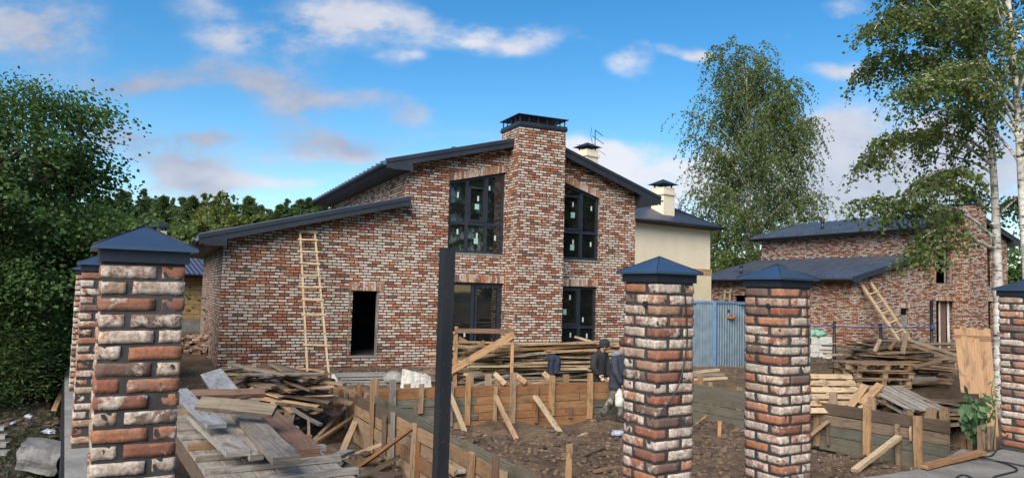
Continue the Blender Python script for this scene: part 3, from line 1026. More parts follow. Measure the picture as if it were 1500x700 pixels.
        mb = MB(); mb.box(6.68, .3, -1.0, 7.28, .34, 1.7); mb.build('door_board', W_RED, root)
        # downpipe at the far eave corner
        mb = MB(); mb.tube([(-.63, HDp + .1, 2.6), (-.6, HDp + .1, 2.35), (-.08, HDp - .2, 1.6), (-.07, HDp - .2, -1.4)], .055, 8); mb.build('downpipe', M_FASC, root)
    return root


make_house((C0.x, C0.y, 0), R(25), 'large unfinished brick house with black framed windows and a tall wide chimney', True)
make_house((16.56, 35.7, -.06), R(26.16), 'farther unfinished brick house with unglazed openings, behind the white birch trunk', False)

# beige neighbour behind the brick house
NBR = M_NBR = simple('beige_render', (.63, .55, .41), .85, var=.06, scale=1.5)
M_NBR2 = simple('yellowish_render', (.54, .46, .30), .85, var=.08, scale=1.5)
M_YBRICK = NT('yellow_brick')
_t = M_YBRICK
_uv = _t.node('ShaderNodeUVMap').outputs[0]
_b = _t.node('ShaderNodeTexBrick', i_Scale=1.0, i_Mortar_Size=.012, i_Bias=0.0, i_Brick_Width=.50, i_Row_Height=.21)
_b.inputs['Color1'].default_value = (.34, .21, .085, 1); _b.inputs['Color2'].default_value = (.43, .28, .12, 1); _b.inputs['Mortar'].default_value = (.13, .09, .05, 1)
_t.link(_uv, _b.inputs['Vector']); _t.col(_b.outputs['Color']); _t.rough(.85)
M_YBRICK = _t.m
M_TILE = mat_tile('dark_metal_tile', (.040, .046, .070))
M_TILEV = mat_tile('violet_metal_tile', (.075, .078, .115))


def hip_house(name, loc, rz, L, D, z0, ze, zr, wall, tile, over, label, base=None, inset=None):
    root = empty(name, loc, rz, label, 'house')
    mb = MB()
    b0 = base[0] if base else z0
    mb.box(0, 0, b0, L, D, ze - .12)
    mb.build('wall', wall, root)
    if base:
        mb = MB(); mb.box(-.04, -.04, z0, L + .04, D + .04, base[0]); mb.build('base_wall', base[1], root)
    mb = MB(); o = over; i = inset if inset else D / 2
    q = [(-o, -o), (L + o, -o), (L + o, D + o), (-o, D + o)]
    P = [V((x, y, ze)) for x, y in q] + [V((i - o, D / 2, zr)), V((L + o - i, D / 2, zr))]
    def fce(*ids):
        a = P[ids[0]]; b_ = P[ids[1]]; ux = (b_ - a).normalized()
        nn = ux.cross(P[ids[2]] - a).normalized(); vx = nn.cross(ux)
        mb.add([P[k] for k in ids], [tuple(range(len(ids)))], [[((P[k] - a).dot(ux), (P[k] - a).dot(vx)) for k in ids]])
    fce(0, 1, 5, 4); fce(1, 2, 5); fce(2, 3, 4, 5); fce(3, 0, 4)
    rf = mb.build('roof', tile, root, True)
    mb = MB(); mb.box(-o + .02, -o + .02, ze - .10, L + o - .02, D + o - .02, ze - .006); mb.build('eave_board', M_SOFF, root)
    mb = MB()
    for a, b_ in (((-o - .05, -o - .05), (L + o + .05, -o - .05)), ((-o - .05, -o - .05), (-o - .05, D + o))):
        mb.tube([(a[0], a[1], ze - .03), (b_[0], b_[1], ze - .03)], .06, 8)
    mb.build('gutter', M_FASC, rf)
    return root, rf


def render_chimney(rf, x, y, z0, z1, w, mat):
    mb = MB(); mb.box(x - w / 2, y - w / 2, z0, x + w / 2, y + w / 2, z1)
    mb.box(x - w / 2 - .06, y - w / 2 - .06, z1 - .34, x + w / 2 + .06, y + w / 2 + .06, z1 - .22)
    c = mb.build('chimney', mat, rf)
    mb = MB(); h = w / 2 + .14
    for sx in (-1, 1):
        for sy in (-1, 1): mb.box(x + sx * w * .36 - .03, y + sy * w * .36 - .03, z1 + .001, x + sx * w * .36 + .03, y + sy * w * .36 + .03, z1 + .15)
    vs = [(x - h, y - h, z1 + .15), (x + h, y - h, z1 + .15), (x + h, y + h, z1 + .15), (x - h, y + h, z1 + .15), (x, y, z1 + .42)]
    mb.add(vs, [(3, 2, 1, 0), (0, 1, 4), (1, 2, 4), (2, 3, 4), (3, 0, 4)])
    mb.build('chimney_cowl', M_FASC, c)
    return c


pA = pdep(915, 420, 31); pB = pdep(1040, 420, 34.4)
L_ = (pB - pA).xy.length; rzb = math.atan2(pB.y - pA.y, pB.x - pA.x)
z_eave = pdep(933, 321, 31.3).z
nb, nrf = hip_house('rendered_house', (pA.x, pA.y, 0), rzb, L_, 9.0, -.9, z_eave, z_eave + 2.3, M_NBR, M_TILE, .45,
                    'cream rendered house with a dark tiled roof and two chimneys, behind the brick house', (pdep(985, 391, 32.5).z, M_NBR2))
zb9 = pdep(985, 391, 32.5).z
mb = MB(); mb.box(-.06, -.06, zb9 - .26, L_ + .06, 9.06, zb9 + .012); mb.build('brick_band', M_YBRICK, nb)
inv = Matrix.Translation((pA.x, pA.y, 0)) @ Matrix.Rotation(rzb, 4, 'Z')
inv = inv.inverted()
q1 = inv @ pdep(971, 300, 33.6); q2 = inv @ pdep(860, 240, 36)
z1 = pdep(971, 276, 33.6).z; z2 = pdep(860, 221, 36).z
render_chimney(nrf, q1.x, q1.y, z_eave + .3, z1, .74, M_NBR)
ch2 = render_chimney(nrf, q2.x, q2.y, z_eave + .5, z2, .76, M_NBR)
# aerial on that roof
pa = pdep(872, 190, 36.4)
root = empty('roof_aerial', (pa.x, pa.y, z2 - .6), rzb, 'thin television aerial standing above the cream chimney, right of the brick chimney', 'aerial')
za = pa.z - (z2 - .6)
mb = MB(); mb.tube([(0, 0, 0), (0, 0, za)], .022, 6); mb.build('mast', M_FASC, root)
mb = MB()
mb.tube([(0, 0, za - .02), (.62, .1, za - .22)], .018, 5); mb.tube([(-.2, 0, za - .34), (.70, .1, za - .62)], .016, 5)
mb.tube([(-.25, 0, za + .05), (-.30, 0, za - .35), (-.18, 0, za - .7)], .012, 5)
mb.tube([(-1.2, 0, za - .95), (0, 0, za - .72)], .010, 5); mb.tube([(.0, 0, za - .9), (.75, 0, za - 1.2)], .010, 5)
mb.build('aerial_element', M_FASC, root)

# yellow brick house on the left
pA = pdep(150, 440, 30); pB = pdep(318, 440, 33.5)
L_ = (pB - pA).xy.length; rzb = math.atan2(pB.y - pA.y, pB.x - pA.x)
ze = pdep(285, 402, 31.5).z; zr = pdep(265, 344, 35).z
yb, yrf = hip_house('yellow_brick_house', (pA.x, pA.y, 0), rzb, L_, 6.0, -.9, ze, zr, M_YBRICK, M_TILEV, .6,
                    'small yellow brick house with a violet tiled roof, past the large left pillar', (pdep(285, 470, 31.5).z, M_CONC))
inv = (Matrix.Translation((pA.x, pA.y, 0)) @ Matrix.Rotation(rzb, 4, 'Z')).inverted()
q1 = inv @ pdep(234, 340, 33.2)
render_chimney(yrf, q1.x, q1.y, ze + .4, pdep(234, 338, 33.2).z, .45, M_NBR)

# ------------------------------------------------------------------ building site
def part(mb, name, mat, root, recalc=True):
    L = root.location
    mb.v = [v - L for v in mb.v]
    return mb.build(name, mat, root, recalc)


def plane_pt(P, n, x, y): return pplane(x, y, P, n)


def formwork(name, label, A, D, L, rows, mats, thick, n, segs, group=None, sink=0.0):
    """a run of formwork: rows of boards along D from A; rows = list of (z0,z1)"""
    root = empty(name, (A.x, A.y, G_PIT), 0, label, 'formwork', group)
    for ri, (z0, z1) in enumerate(rows):
        s = 0.0
        for k, sl in enumerate(segs):
            if s >= L: break
            e = min(L, s + sl * random.uniform(.9, 1.1))
            if L - e < .5: e = L
            mb = MB(); o = n * random.uniform(-.006, .006)
            j0 = random.uniform(-.008, .008); j1 = random.uniform(-.008, .008)
            mb.plank(A + D * (s + .004) + o + V((0, 0, (z0 + z1) / 2 + j0)), A + D * (e - .004) + o + V((0, 0, (z0 + z1) / 2 + j1)), z1 - z0 - .016, thick, n, 8, .005, random.uniform(-.008, .008))
            part(mb, 'board', mats(ri, (s + e) / 2), root)
            s = e
    return root


def stake(root, P, n, off, px, y0, y1, w, mat, t=.045, name='stake', zmin=None):
    a = pplane(px, y0, P + n * off, n); b_ = pplane(px, y1, P + n * off, n)
    b_ = V((a.x, a.y, min(b_.z, a.z - .15) if zmin is None else zmin))
    mb = MB()
    lean = V((random.uniform(-.015, .015), random.uniform(-.015, .015), 0))
    mb.plank(b_, a + lean, w, t, n, 4, .003, random.uniform(-.008, .008))
    return part(mb, name, mat, root)


def brace(root, a, b_, w, t, mat, up=(0, 0, 1), name='brace'):
    mb = MB(); mb.plank(a, b_, w, t, up, 4, .003, random.uniform(-.012, .006))
    return part(mb, name, mat, root)


# left formwork: outer and inner board faces with the trench between them
OW0 = V((-2.55, 12.70, 0)); LN = V((LDIR.y, -LDIR.x, 0))
if LN.x > 0: LN = -LN                    # pointing left, out of the pit
rows4 = [(-.43, -.25), (-.61, -.43), (-.80, -.61), (-1.06, -.80)]
pick = lambda *ms: (lambda r_, s: random.choice(ms))
fo = formwork('outer_formwork', 'brown board formwork left of the black post, propped outside by slanting braces', OW0 - LDIR * .1, LDIR, 5.9, rows4, pick(W_USED, W_USED, W_DARK), .028, LN, [2.1, 1.7, 2.4])
for px, y0, y1, w, mt_ in ((547, 556, 652, .10, W_USED), (564, 608, 688, .07, W_DARK), (577, 603, 694, .08, W_GREY), (607, 619, 700, .09, W_USED), (612, 645, 706, .06, W_ORNG),
                           (689, 662, 720, .10, W_USED), (726, 668, 730, .09, W_RED), (737, 688, 730, .10, W_USED)):
    stake(fo, OW0, LN, .045 + random.uniform(0, .02), px, y0, y1, w, mt_, zmin=G_PIT - .12)
def wp(px, py_, off=.08): return pplane(px, py_, OW0 + LN * off, LN)
for (x0, y0), (x1, y1), w, mt_ in (((494, 675), (560, 649), .06, W_USED), ((514, 691), (604, 626), .07, W_ORNG), ((655, 706), (676, 690), .09, W_GREY), ((530, 700), (585, 668), .06, W_DARK)):
    a = pz(x0, y0, G_PIT - .02); b_ = wp(x1, y1)
    brace(fo, a, b_, w, .045, mt_)
# far end of the left formwork
EW0 = pz(483, 568, -.36); EW1 = pz(534, 572, -.27); EW0.z = EW1.z = 0
ED = (EW1 - EW0).normalized(); EN = V((ED.y, -ED.x, 0))
fe = formwork('end_formwork', 'short leaning formwork end with closely set stakes beside the grey slab stack', EW0, ED, (EW1 - EW0).length + .1, [(-.52, -.30), (-.74, -.52), (-1.05, -.74)], pick(W_USED, W_ORNG), .028, EN, [1.4, 1.4])
for px, y0, y1, w, mt_ in ((484, 564, 617, .09, W_USED), (501, 570, 641, .07, W_ORNG), (508, 574, 632, .06, W_GREY), (515, 582, 644, .10, W_DARK), (521, 580, 655, .09, W_USED), (528, 564, 601, .10, W_ORNG), (551, 554, 590, .07, W_USED), (537, 577, 650, .07, W_USED)):
    stake(fe, EW0, EN, .05 + random.uniform(0, .03), px, y0, y1, w, mt_, zmin=G_PIT - .08)
ewp = lambda x, y: pplane(x, y, EW0 + EN * .1, EN)
for (x0, y0), (x1, y1), w, mt_ in (((440, 632), (486, 604), .06, W_GREY), ((460, 645), (505, 598), .06, W_USED), ((462, 647), (521, 608), .075, W_FRESH), ((502, 661), (529, 598), .10, W_USED)):
    brace(fe, pz(x0, y0, -.93), ewp(x1, y1), w, .045, mt_)
mb = MB()
fi = formwork('inner_formwork', 'grey green cement stained formwork running from the black post down to the lower edge', LW0 + LDIR * .05, LDIR, 6.6, rows4, pick(W_MOSS, W_MOSS, W_MOSS, W_USED), .03, LN, [3.0, 2.6, 2.0])
for px, y0, y1 in ((608, 595, 612), (826, 700, 720)):
    stake(fi, LW0, -LN, .05, px, y0, y1, .09, W_DARK, zmin=G_PIT - .05)

# back formwork
BN = V((BDIR.y, -BDIR.x, 0))            # towards the camera
bA = BW0 - BDIR * 1.62; bL = 7.05
rowsb = [(-.42, -.25), (-.57, -.42), (-.72, -.57), (-.86, -.72), (-1.08, -.86)]
def bmat(r_, s):
    if s < 1.9: return W_ORNG if r_ == 0 else random.choice((W_MOSS, W_USED))
    if s > 4.2 and r_ >= 2: return W_MOSS
    return random.choice((W_ORNG, W_ORNG, W_FRESH)) if r_ < 4 else W_ORNG
fb = formwork('back_formwork', 'long orange brown formwork across the back of the pit with upright stakes', bA, BDIR, bL, rowsb, bmat, .03, BN, [1.9, 2.4, 2.9])
for px, y0, y1, w, mt_ in ((576, 556, 606, .12, W_GREY), (617, 562, 605, .085, W_USED), (662, 563, 624, .07, W_GREY), (686, 551, 622, .10, W_FRESH), (726, 566, 626, .055, W_USED), (752, 546, 621, .11, W_USED),
                           (786, 566, 619, .06, W_ORNG), (809, 550, 608, .105, W_FRESH), (836, 596, 612, .07, W_RED), (865, 546, 613, .105, W_FRESH), (1026, 551, 632, .10, W_FRESH), (1041, 560, 618, .08, W_FRESH), (1082, 567, 622, .09, W_USED)):
    stake(fb, BW0, BN, .045, px, y0, y1, w, mt_)
bwp = lambda x, y: pplane(x, y, BW0 + BN * .10, BN)
for (x0, y0), (x1, y1), w, mt_ in (((681, 633), (658, 575), .09, W_PALE), ((757, 643), (726, 580), .075, W_FRESH), ((827, 643), (784, 580), .10, W_PALE), ((1016, 628), (1062, 590), .10, W_FRESH)):
    brace(fb, pz(x0, y0, G_PIT + .02), bwp(x1, y1), w, .05, mt_, BN)
fr = formwork('rear_formwork', 'second board face of the back wall, only its stake tops rising behind the first', bA - BN * .27, BDIR, bL, rowsb[:3], pick(W_USED, W_ORNG), .028, BN, [2.6, 2.2, 2.6])
for px, y0 in ((597, 562), (690, 553), (716, 548), (730, 558), (775, 556), (802, 553), (828, 548)):
    stake(fr, BW0, -BN, .30, px, y0, 585, .12, random.choice((W_USED, W_FRESH)))
for (x0, y0), (x1, y1) in (((740, 562), (724, 547)), ((770, 560), (756, 549)), ((812, 560), (796, 546))):
    a = pplane(x0, y0, BW0 - BN * .2, BN); b_ = pplane(x1, y1, BW0 - BN * .36, BN)
    brace(fr, a, b_, .10, .03, W_FRESH, BN)
# right formwork
RN = V((RDIR.y, -RDIR.x, 0))
if RN.x > 0: RN = -RN                    # facing the pit
fright = formwork('right_formwork', 'dark cement stained formwork in front of the pallets on the right', RW0 - RDIR * 3.4, RDIR, 3.4 + 2.15, [(-.44, -.24), (-.62, -.44), (-.80, -.62), (-1.06, -.80)], pick(W_MOSS, W_MOSS, W_MOSS, W_DARK), .03, RN, [3.2, 2.1, 1.6])
for px, y0, y1, w, mt_ in ((1196, 584, 652, .11, W_USED), (1269, 592, 666, .12, W_FRESH), (1345, 609, 685, .125, W_FRESH), (1430, 620, 664, .10, W_RED), (1315, 621, 682, .06, W_USED), (1334, 624, 645, .025, W_FRESH), (1413, 642, 666, .06, W_ORNG), (1213, 612, 652, .05, W_DARK)):
    stake(fright, RW0, RN, .045, px, y0, y1, w, mt_)
for px, y0 in ((1220, 574), (1277, 581), (1365, 597), (1383, 596)):
    stake(fright, RW0, -RN, .05, px, y0, 620, .13, W_USED)
rwp = lambda x, y: pplane(x, y, RW0 + RN * .09, RN)
for (x0, y0), (x1, y1), w, mt_ in (((1175, 648), (1214, 616), .08, W_USED), ((1251, 689), (1316, 640), .095, W_PALE), ((1060, 641), (1088, 626), .08, W_USED)):
    a = pz(x0, y0, G_PIT + .03); b_ = rwp(x1, y1)
    brace(fright, a, b_, w, .06, mt_)
fz = pplane(1452, 645, RW1 + RDIR * .45, BN)
mb = MB()
mb.plank(fz + V((-.13, .02, -.30)), fz + V((-.13, .02, .20)), .13, .03, BN); mb.plank(fz + V((.02, .02, -.30)), fz + V((.02, .02, .20)), .14, .03, BN)
tag(mb.build('end_board', W_USED), 'short upright board end closing the right formwork beside the apron pillar', 'board')
mb = MB(); mb.plank(pz(1352, 683, .03), pz(1438, 662, .05), .09, .035); tag(mb.build('loose_board', W_ORNG), 'orange board lying along the curved edge of the concrete apron', 'board')
mb = MB(); mb.plank(pz(1392, 674, -.16), pz(1416, 660, -.14), .11, .03); tag(mb.build('loose_board', W_GREY), 'short pale board behind the orange board at the apron edge', 'board')
# stubs standing in the pit
for i, (px, y0, y1, w, lab) in enumerate(((783, 655, 680, .055, 'short dark peg standing in the pit mud behind the taller pale peg'), (832, 650, 704, .085, 'taller pale wooden peg standing in the pit mud'), (774, 655, 678, .05, 'thin dark peg paired with another one in the pit mud'), (1053, 616, 644, .06, 'wooden peg in the mud between the two right pillars'))):
    b_ = pz(px, y1, G_PIT - .02); a = pdep(px, y0, b_.y)
    mb = MB(); mb.plank(b_ - V((0, 0, .15)), V((b_.x + .01, b_.y, a.z)), w, w * .6, (0, -1, 0))
    tag(mb.build('peg', W_DARK if i in (0, 2) else W_FRESH), lab, 'peg')


W_BLUEG = mat_wood('bluish_grey_wood', [(0, (.22, .22, .235)), (.5, (.29, .295, .31)), (1, (.25, .24, .24))], dark=.55)
W_DGB = mat_wood('greenish_brown_wood', [(0, (.15, .12, .085)), (.5, (.20, .165, .12)), (1, (.13, .10, .075))], dark=.7)
W_PGREY = mat_wood('pale_grey_wood', [(0, (.27, .24, .21)), (.5, (.35, .32, .28)), (1, (.25, .21, .175))], dark=.6)

# ---- loose boards in heaps, each one its own object
def heap(name, label, cat, group, spots, mats, Ls, ws, ts):
    for (c, ang, tilt) in spots:
        L = random.uniform(*Ls); w = random.uniform(*ws); t = random.uniform(*ts)
        d = V((math.cos(ang) * math.cos(tilt), math.sin(ang) * math.cos(tilt), math.sin(tilt)))
        mb = MB(); up = V((random.uniform(-.18, .18), random.uniform(-.18, .18), 1))
        mb.plank(-d * L / 2, d * L / 2, w, t, up, 5, .004, random.uniform(-.02, .02))
        o = mb.build(name, random.choice(mats)); o.location = c
        tag(o, label, cat, group)


def layered(center, ang, n, across, along, z0, dz, per, aj, tj, taper=.75):
    """board positions in layers: 'per' boards per layer across the heap"""
    out = []; u = V((math.cos(ang), math.sin(ang), 0)); s = V((-u.y, u.x, 0)); k = 0; lay = 0
    while k < n:
        wid = across * (taper ** lay)
        for i in range(per):
            if k >= n: break
            q = ((i + .5) / per - .5) * 2 * wid + random.uniform(-.06, .06)
            a = ang + random.gauss(0, aj) + (math.pi if random.random() < .5 else 0)
            out.append((center + s * q + u * random.uniform(-along, along) + V((0, 0, z0 + lay * dz + random.uniform(-.01, .02))), a, random.gauss(0, tj)))
            k += 1
        lay += 1
    return out


# long pale boards in front of the big house
c = pz(775, 552, -.45); c = V((2.05 - .9, 17.0, 0))
c = pdep(800, 520, 17.6); c.z = 0
ab = math.atan2(BF.y, BF.x)
heap('stacked_board', 'long pale board in the stack behind the back formwork, under the ground floor windows', 'board', 'long boards stacked before the house',
     layered(c, ab, 70, .55, 1.0, -.52, .080, 6, .12, .042, .96), [W_FRESH, W_USED, W_PALE, W_PGREY, W_PALE, W_PALE], (2.2, 4.6), (.12, .18), (.025, .05))
c = pdep(700, 540, 17.0); c.z = 0
heap('stacked_board', 'shorter board in the low pile under the wooden trestle', 'board', 'boards under the trestle',
     layered(c, ab, 16, .6, .3, -.52, .07, 5, .14, .04, .9), [W_USED, W_GREY, W_FRESH], (1.3, 2.2), (.12, .18), (.025, .05))
for (x0, y0, Y0), (x1, y1, Y1), mt_, lab in (((842, 493, 18.3), (885, 505, 18.2), W_PALE, 'pale board end jutting up to the right out of the long board stack'),
                                         ((655, 577, 15.0), (745, 550, 16.0), W_GREY, 'narrow grey board sloping across behind the back formwork'),
                                         ((1018, 545, 17.3), (1052, 541, 17.5), W_PALE, 'pale board lying before the blue shed, topmost of three'),
                                         ((1010, 549, 17.0), (1060, 548, 17.1), W_GREY, 'grey board lying before the blue shed, middle of three'),
                                         ((1012, 556, 16.8), (1064, 553, 16.9), W_PALE, 'pale board lying before the blue shed, lowest of three')):
    a = pdep(x0, y0, Y0); b_ = pdep(x1, y1, Y1); mb = MB(); mb.plank(a, b_, .14, .045); tag(mb.build('loose_board', mt_), lab, 'board')

# wooden trestle
Yt = 16.3
T = lambda x, y, dy=0: pdep(x, y, Yt + dy)
tb = T(668, 560); troot = empty('wooden_trestle', (tb.x, tb.y, G_HOUSE), 0, 'rough wooden trestle with crossed braces in front of the lower left window', 'trestle')
for a, b_, w, t, mt_, nm in ((T(660, 484), T(754, 485), .10, .10, W_RED, 'top_beam'), (T(668, 478), T(666, 575), .09, .05, W_FRESH, 'leg'), (T(751, 479), T(749, 570), .07, .05, W_FRESH, 'leg'),
                             (T(668, 486, .7), T(667, 572, .7), .09, .05, W_FRESH, 'leg'), (T(751, 484, .7), T(750, 566, .7), .07, .05, W_FRESH, 'leg'),
                             (T(655, 546, -.07), T(753, 489, -.07), .15, .035, W_FRESH, 'brace'), (T(671, 496, .75), T(736, 530, .75), .13, .035, W_USED, 'brace'),
                             (T(664, 507, .4), T(712, 513, .4), .12, .035, W_USED, 'brace'), (T(674, 525, .65), T(710, 500, .65), .10, .035, W_USED, 'brace')):
    mb = MB(); mb.plank(a, b_, w, t, (0, -1, 0.02)); part(mb, nm, mt_, troot)
for y in (487, 511):
    mb = MB(); mb.plank(T(663, y, -.06), T(664, y, .8), .09, .05); part(mb, 'tie', W_FRESH, troot)

# navy jacket over the boards
def cloth_blob(name, loc, size, mat, label, cat, seed, sub=4, amp=.25, freq=3.0):
    bm = bmesh.new(); bmesh.ops.create_icosphere(bm, subdivisions=sub, radius=1)
    for v in bm.verts:
        q = v.co * freq + V((seed * 7.7, seed, 0))
        k = 1 + amp * (mnoise.noise(q) + .5 * mnoise.noise(q * 2.3) - .5 * abs(mnoise.noise(q * 1.3)))
        v.co = V((v.co.x * size[0], v.co.y * size[1], max(v.co.z, -.55) * size[2])) * k
    me = bpy.data.meshes.new(name); bm.to_mesh(me); bm.free()
    me.polygons.foreach_set('use_smooth', np.ones(len(me.polygons), bool))
    me.materials.append(mat); o = bpy.data.objects.new(name, me); COL.objects.link(o); o.location = loc
    return tag(o, label, cat)


M_NAVY = simple('navy_cloth', (.012, .018, .035), .9, var=.4, scale=12)
M_SACK = simple('white_sacking', (.50, .48, .44), .8, var=.25, scale=7, bump=.01)
M_FOAM = simple('white_foam', (.50, .50, .48), .8, var=.15, scale=9)
M_STONE = mat_concrete('pale_stone', (.19, .185, .18))
M_PLAST = simple('blue_white_plastic', (.27, .31, .38), .4, var=.35, scale=16)
def drape(name, p_top, across, back, down, w, mat, label, cat, seed, lback=.25, ldown=.35, amp=.03):
    """cloth lying over an edge: across = width direction, back = over the top, down = hanging part"""
    n_, m_ = 16, 22; vs = []; fs = []
    for j in range(m_ + 1):
        v = -lback + (lback + ldown) * j / m_
        for i in range(n_ + 1):
            u = i / n_ - .5
            ww = w * (1 + .25 * mnoise.noise(V((v * 5, seed, 0))))
            p = V(p_top) + across * (u * ww + .03 * mnoise.noise(V((v * 6, u * 3, seed))))
            p += back * (-v) if v < 0 else down * (v * (1 + .35 * mnoise.noise(V((u * 3, seed, 2)))))
            nn = amp * (mnoise.noise(V((u * 7, v * 7, seed))) + .6 * math.sin(u * 16 + seed + 3 * v))
            p += (-back if v >= 0 else V((0, 0, 1))) * (nn + .02)
            vs.append(p[:])
    for j in range(m_):
        for i in range(n_):
            a = j * (n_ + 1) + i; fs.append((a, a + 1, a + n_ + 2, a + n_ + 1))
    me = bpy.data.meshes.new(name); me.from_pydata(vs, [], fs); me.materials.append(mat)
    me.polygons.foreach_set('use_smooth', np.ones(len(fs), bool))
    o = bpy.data.objects.new(name, me); COL.objects.link(o)
    md = o.modifiers.new('thickness', 'SOLIDIFY'); md.thickness = .02
    return tag(o, label, cat)


drape('jacket', pdep(811, 524, 16.5), BF, AF, V((0, -.12, -1)), .36, M_NAVY, 'dark navy jacket thrown over the long board stack', 'jacket', 3.3, .3, .36)
sk = pdep(607, 556, 14.6)
sk.z = -.47
def crumpled_sheet(name, loc, size, rz, mat, label, cat, seed):
    bm = bmesh.new(); bmesh.ops.create_cube(bm, size=2)
    bmesh.ops.subdivide_edges(bm, edges=bm.edges[:], cuts=9, use_grid_fill=True)
    for v in bm.verts:
        p = v.co.copy(); k = .72 + .28 * (p.z * .5 + .5)           # narrower at the top, skirts flaring at the foot
        p.x *= 1.12 - .22 * (p.z * .5 + .5); p.y *= 1.12 - .25 * (p.z * .5 + .5)
        if p.z > .9: p.z += .28 * mnoise.noise(V((p.x * 1.2, p.y * 1.2, seed))) - .18 * p.x
        fold = .10 * abs(mnoise.noise(V((p.x * 2.2 + p.y * 2.2, p.z * .5, seed)))) + .07 * abs(mnoise.noise(p * 3.2 + V((seed, 0, 0)))) + .03 * mnoise.noise(p * 8)
        q = V((p.x, p.y, p.z)); n_ = V((p.x, p.y, .3 * p.z)).normalized()
        q -= n_ * fold * 1.5
        v.co = V((q.x * size[0], q.y * size[1], q.z * size[2]))
    me = bpy.data.meshes.new(name); bm.to_mesh(me); bm.free(); me.materials.append(mat)
    o = bpy.data.objects.new(name, me); COL.objects.link(o); o.location = loc; o.rotation_euler = (0, 0, rz)
    return tag(o, label, cat)


crumpled_sheet('sack', V((sk.x, sk.y + .25, -.40)), (.26, .22, .30), R(25), M_SACK, 'crumpled white sheet bag standing behind the corner of the formwork', 'bag', 5.1)
mb = MB(); mb.plank(pdep(618, 547, 14.5), pdep(634, 540, 14.5), .12, .03); tag(mb.build('loose_board', W_GREY), 'short white stained board lying on the white sack', 'board')
# pale block and slab stack near the ladder
fbx = pz(499, 561, -.56)
mb = MB(); mb.box(-.17, -.14, 0, .17, .14, .20); o = mb.build('foam_block', M_FOAM); o.location = fbx; o.rotation_euler = (0, .03, R(35)); tag(o, 'white foam block on the mud beside the grey slab stack', 'block')
for k in range(4):
    q = pz(533, 562, -.56) + V((random.uniform(-.06, .06), random.uniform(-.05, .05), .03 + k * .055))
    mb = MB(); mb.plank(V((-.55, -.16, 0)), V((.52, .26, random.uniform(-.02, .02))), .5, .04, (0, 0, 1)); o = mb.build('slab', M_CONC); o.location = q
    tag(o, 'thin grey slab in the low stack right of the foam block', 'slab', 'grey slabs in a low stack')
tag(cloth_blob('cement_bag', pz(577, 562, -.55) + V((0, 0, .12)), (.26, .2, .17), M_CONC, 'grey lumpy cement bag against the house plinth left of the white sack', 'bag', 9, 3, .2), None)

# ladder on the house
def ladder(label, top, bot, wtop, wbot, side, nr, mat, rw=.045, rt=.03, rungs=None):
    root = empty('ladder', bot, 0, label, 'ladder')
    side = V(side).normalized(); ax = (top - bot).normalized(); nrm = side.cross(ax).normalized()
    if nrm.y > 0: nrm = -nrm
    for s in (-1, 1):
        mb = MB(); mb.plank(bot + side * s * wbot / 2, top + side * s * wtop / 2, rw, rt * 1.4, nrm, 6, .003); part(mb, 'rail', mat, root)
    L = (top - bot).length
    for k in (rungs or [(i + .6) / nr for i in range(nr)]):
        c = bot + ax * (L * k) + nrm * (rt * .9); w = wbot + (wtop - wbot) * k + .10
        tl = random.uniform(-.012, .012)
        mb = MB(); mb.plank(c - side * (w / 2 + random.uniform(0, .03)) + V((0, 0, tl)), c + side * (w / 2 + random.uniform(0, .03)) - V((0, 0, tl)), .055, .025, nrm); part(mb, 'rung', mat, root)
    return root


lb = pz(467, 561, -.57); lt_ = pplane(450, 338, HW(0, -.05), AF)
ladder('tall home made wooden ladder leaning on the facade left of the dark doorway', lt_, lb, .37, .47, BF, 10, W_PALE, rungs=[.215, .405, .5, .585, .665, .75, .835, .925, .985, .995])
# ladder on the farther house
H2 = lambda t, d, h: V((16.56, 35.7, h)) + V((math.cos(R(26.16)), math.sin(R(26.16)), 0)) * t + V((-math.sin(R(26.16)), math.cos(R(26.16)), 0)) * d
a = pdep(1269, 416, 35.9); b_ = pdep(1326, 500, 34.6)
ladder('pale ladder slanting down the facade of the farther house', a, b_, .60, .62, V((.9, .42, .25)), 7, W_PALE, .15, .06, [.02, .17, .33, .5, .67, .83])
a = pplane(1066, 424, H2(-.25, 0, 0), V((-math.cos(R(26.16)), -math.sin(R(26.16)), 0))); b_ = V((a.x - .3, a.y - .2, -1.2))
ladder('small wooden ladder on the side wall of the farther house above the blue shed', a, b_, .45, .5, V((.4, -.9, 0)), 8, W_PALE, .08, .05)

# ---- weathered board heap at lower left
def pboard(x0, y0, z0, x1, y1, z1, w, t, mat, label, up=(0, 0, 1), name='weathered_board'):
    mb = MB(); mb.plank(pz(x0, y0, z0), pz(x1, y1, z1), w, t, up, 7, .003, random.uniform(-.01, .01))
    return tag(mb.build(name, mat), label, 'board')


pboard(262, 572, .56, 318, 624, .46, .145, .034, W_BLUEG, 'pale bluish board with nails in it, topmost beside the large left pillar')
pboard(286, 607, .40, 349, 664, .34, .17, .04, W_PGREY, 'broad pale grey board lying under the bluish one')
pboard(318, 598, .37, 376, 670, .31, .10, .04, W_PGREY, 'narrow whitish board right of the broad pale one')
pboard(342, 590, .42, 420, 674, .36, .185, .055, W_GREY, 'widest dark grey board slanting down the middle of the heap')
pboard(382, 598, .35, 452, 664, .27, .185, .06, W_RED, 'thick reddish brown board at the right of the heap')
pboard(280, 578, .54, 386, 575, .52, .10, .045, W_RED, 'brown board lying across the heap, behind the greenish one', (0, -.6, 1))
pboard(290, 590, .56, 403, 602, .52, .125, .045, W_DGB, 'greenish grey board lying across on top of the heap', (.05, -.7, 1))
pboard(309, 545, .46, 334, 580, .40, .24, .03, W_BLUEG, 'bluish grey sheet of board sticking up at the back of the heap', (0, -.6, .8))
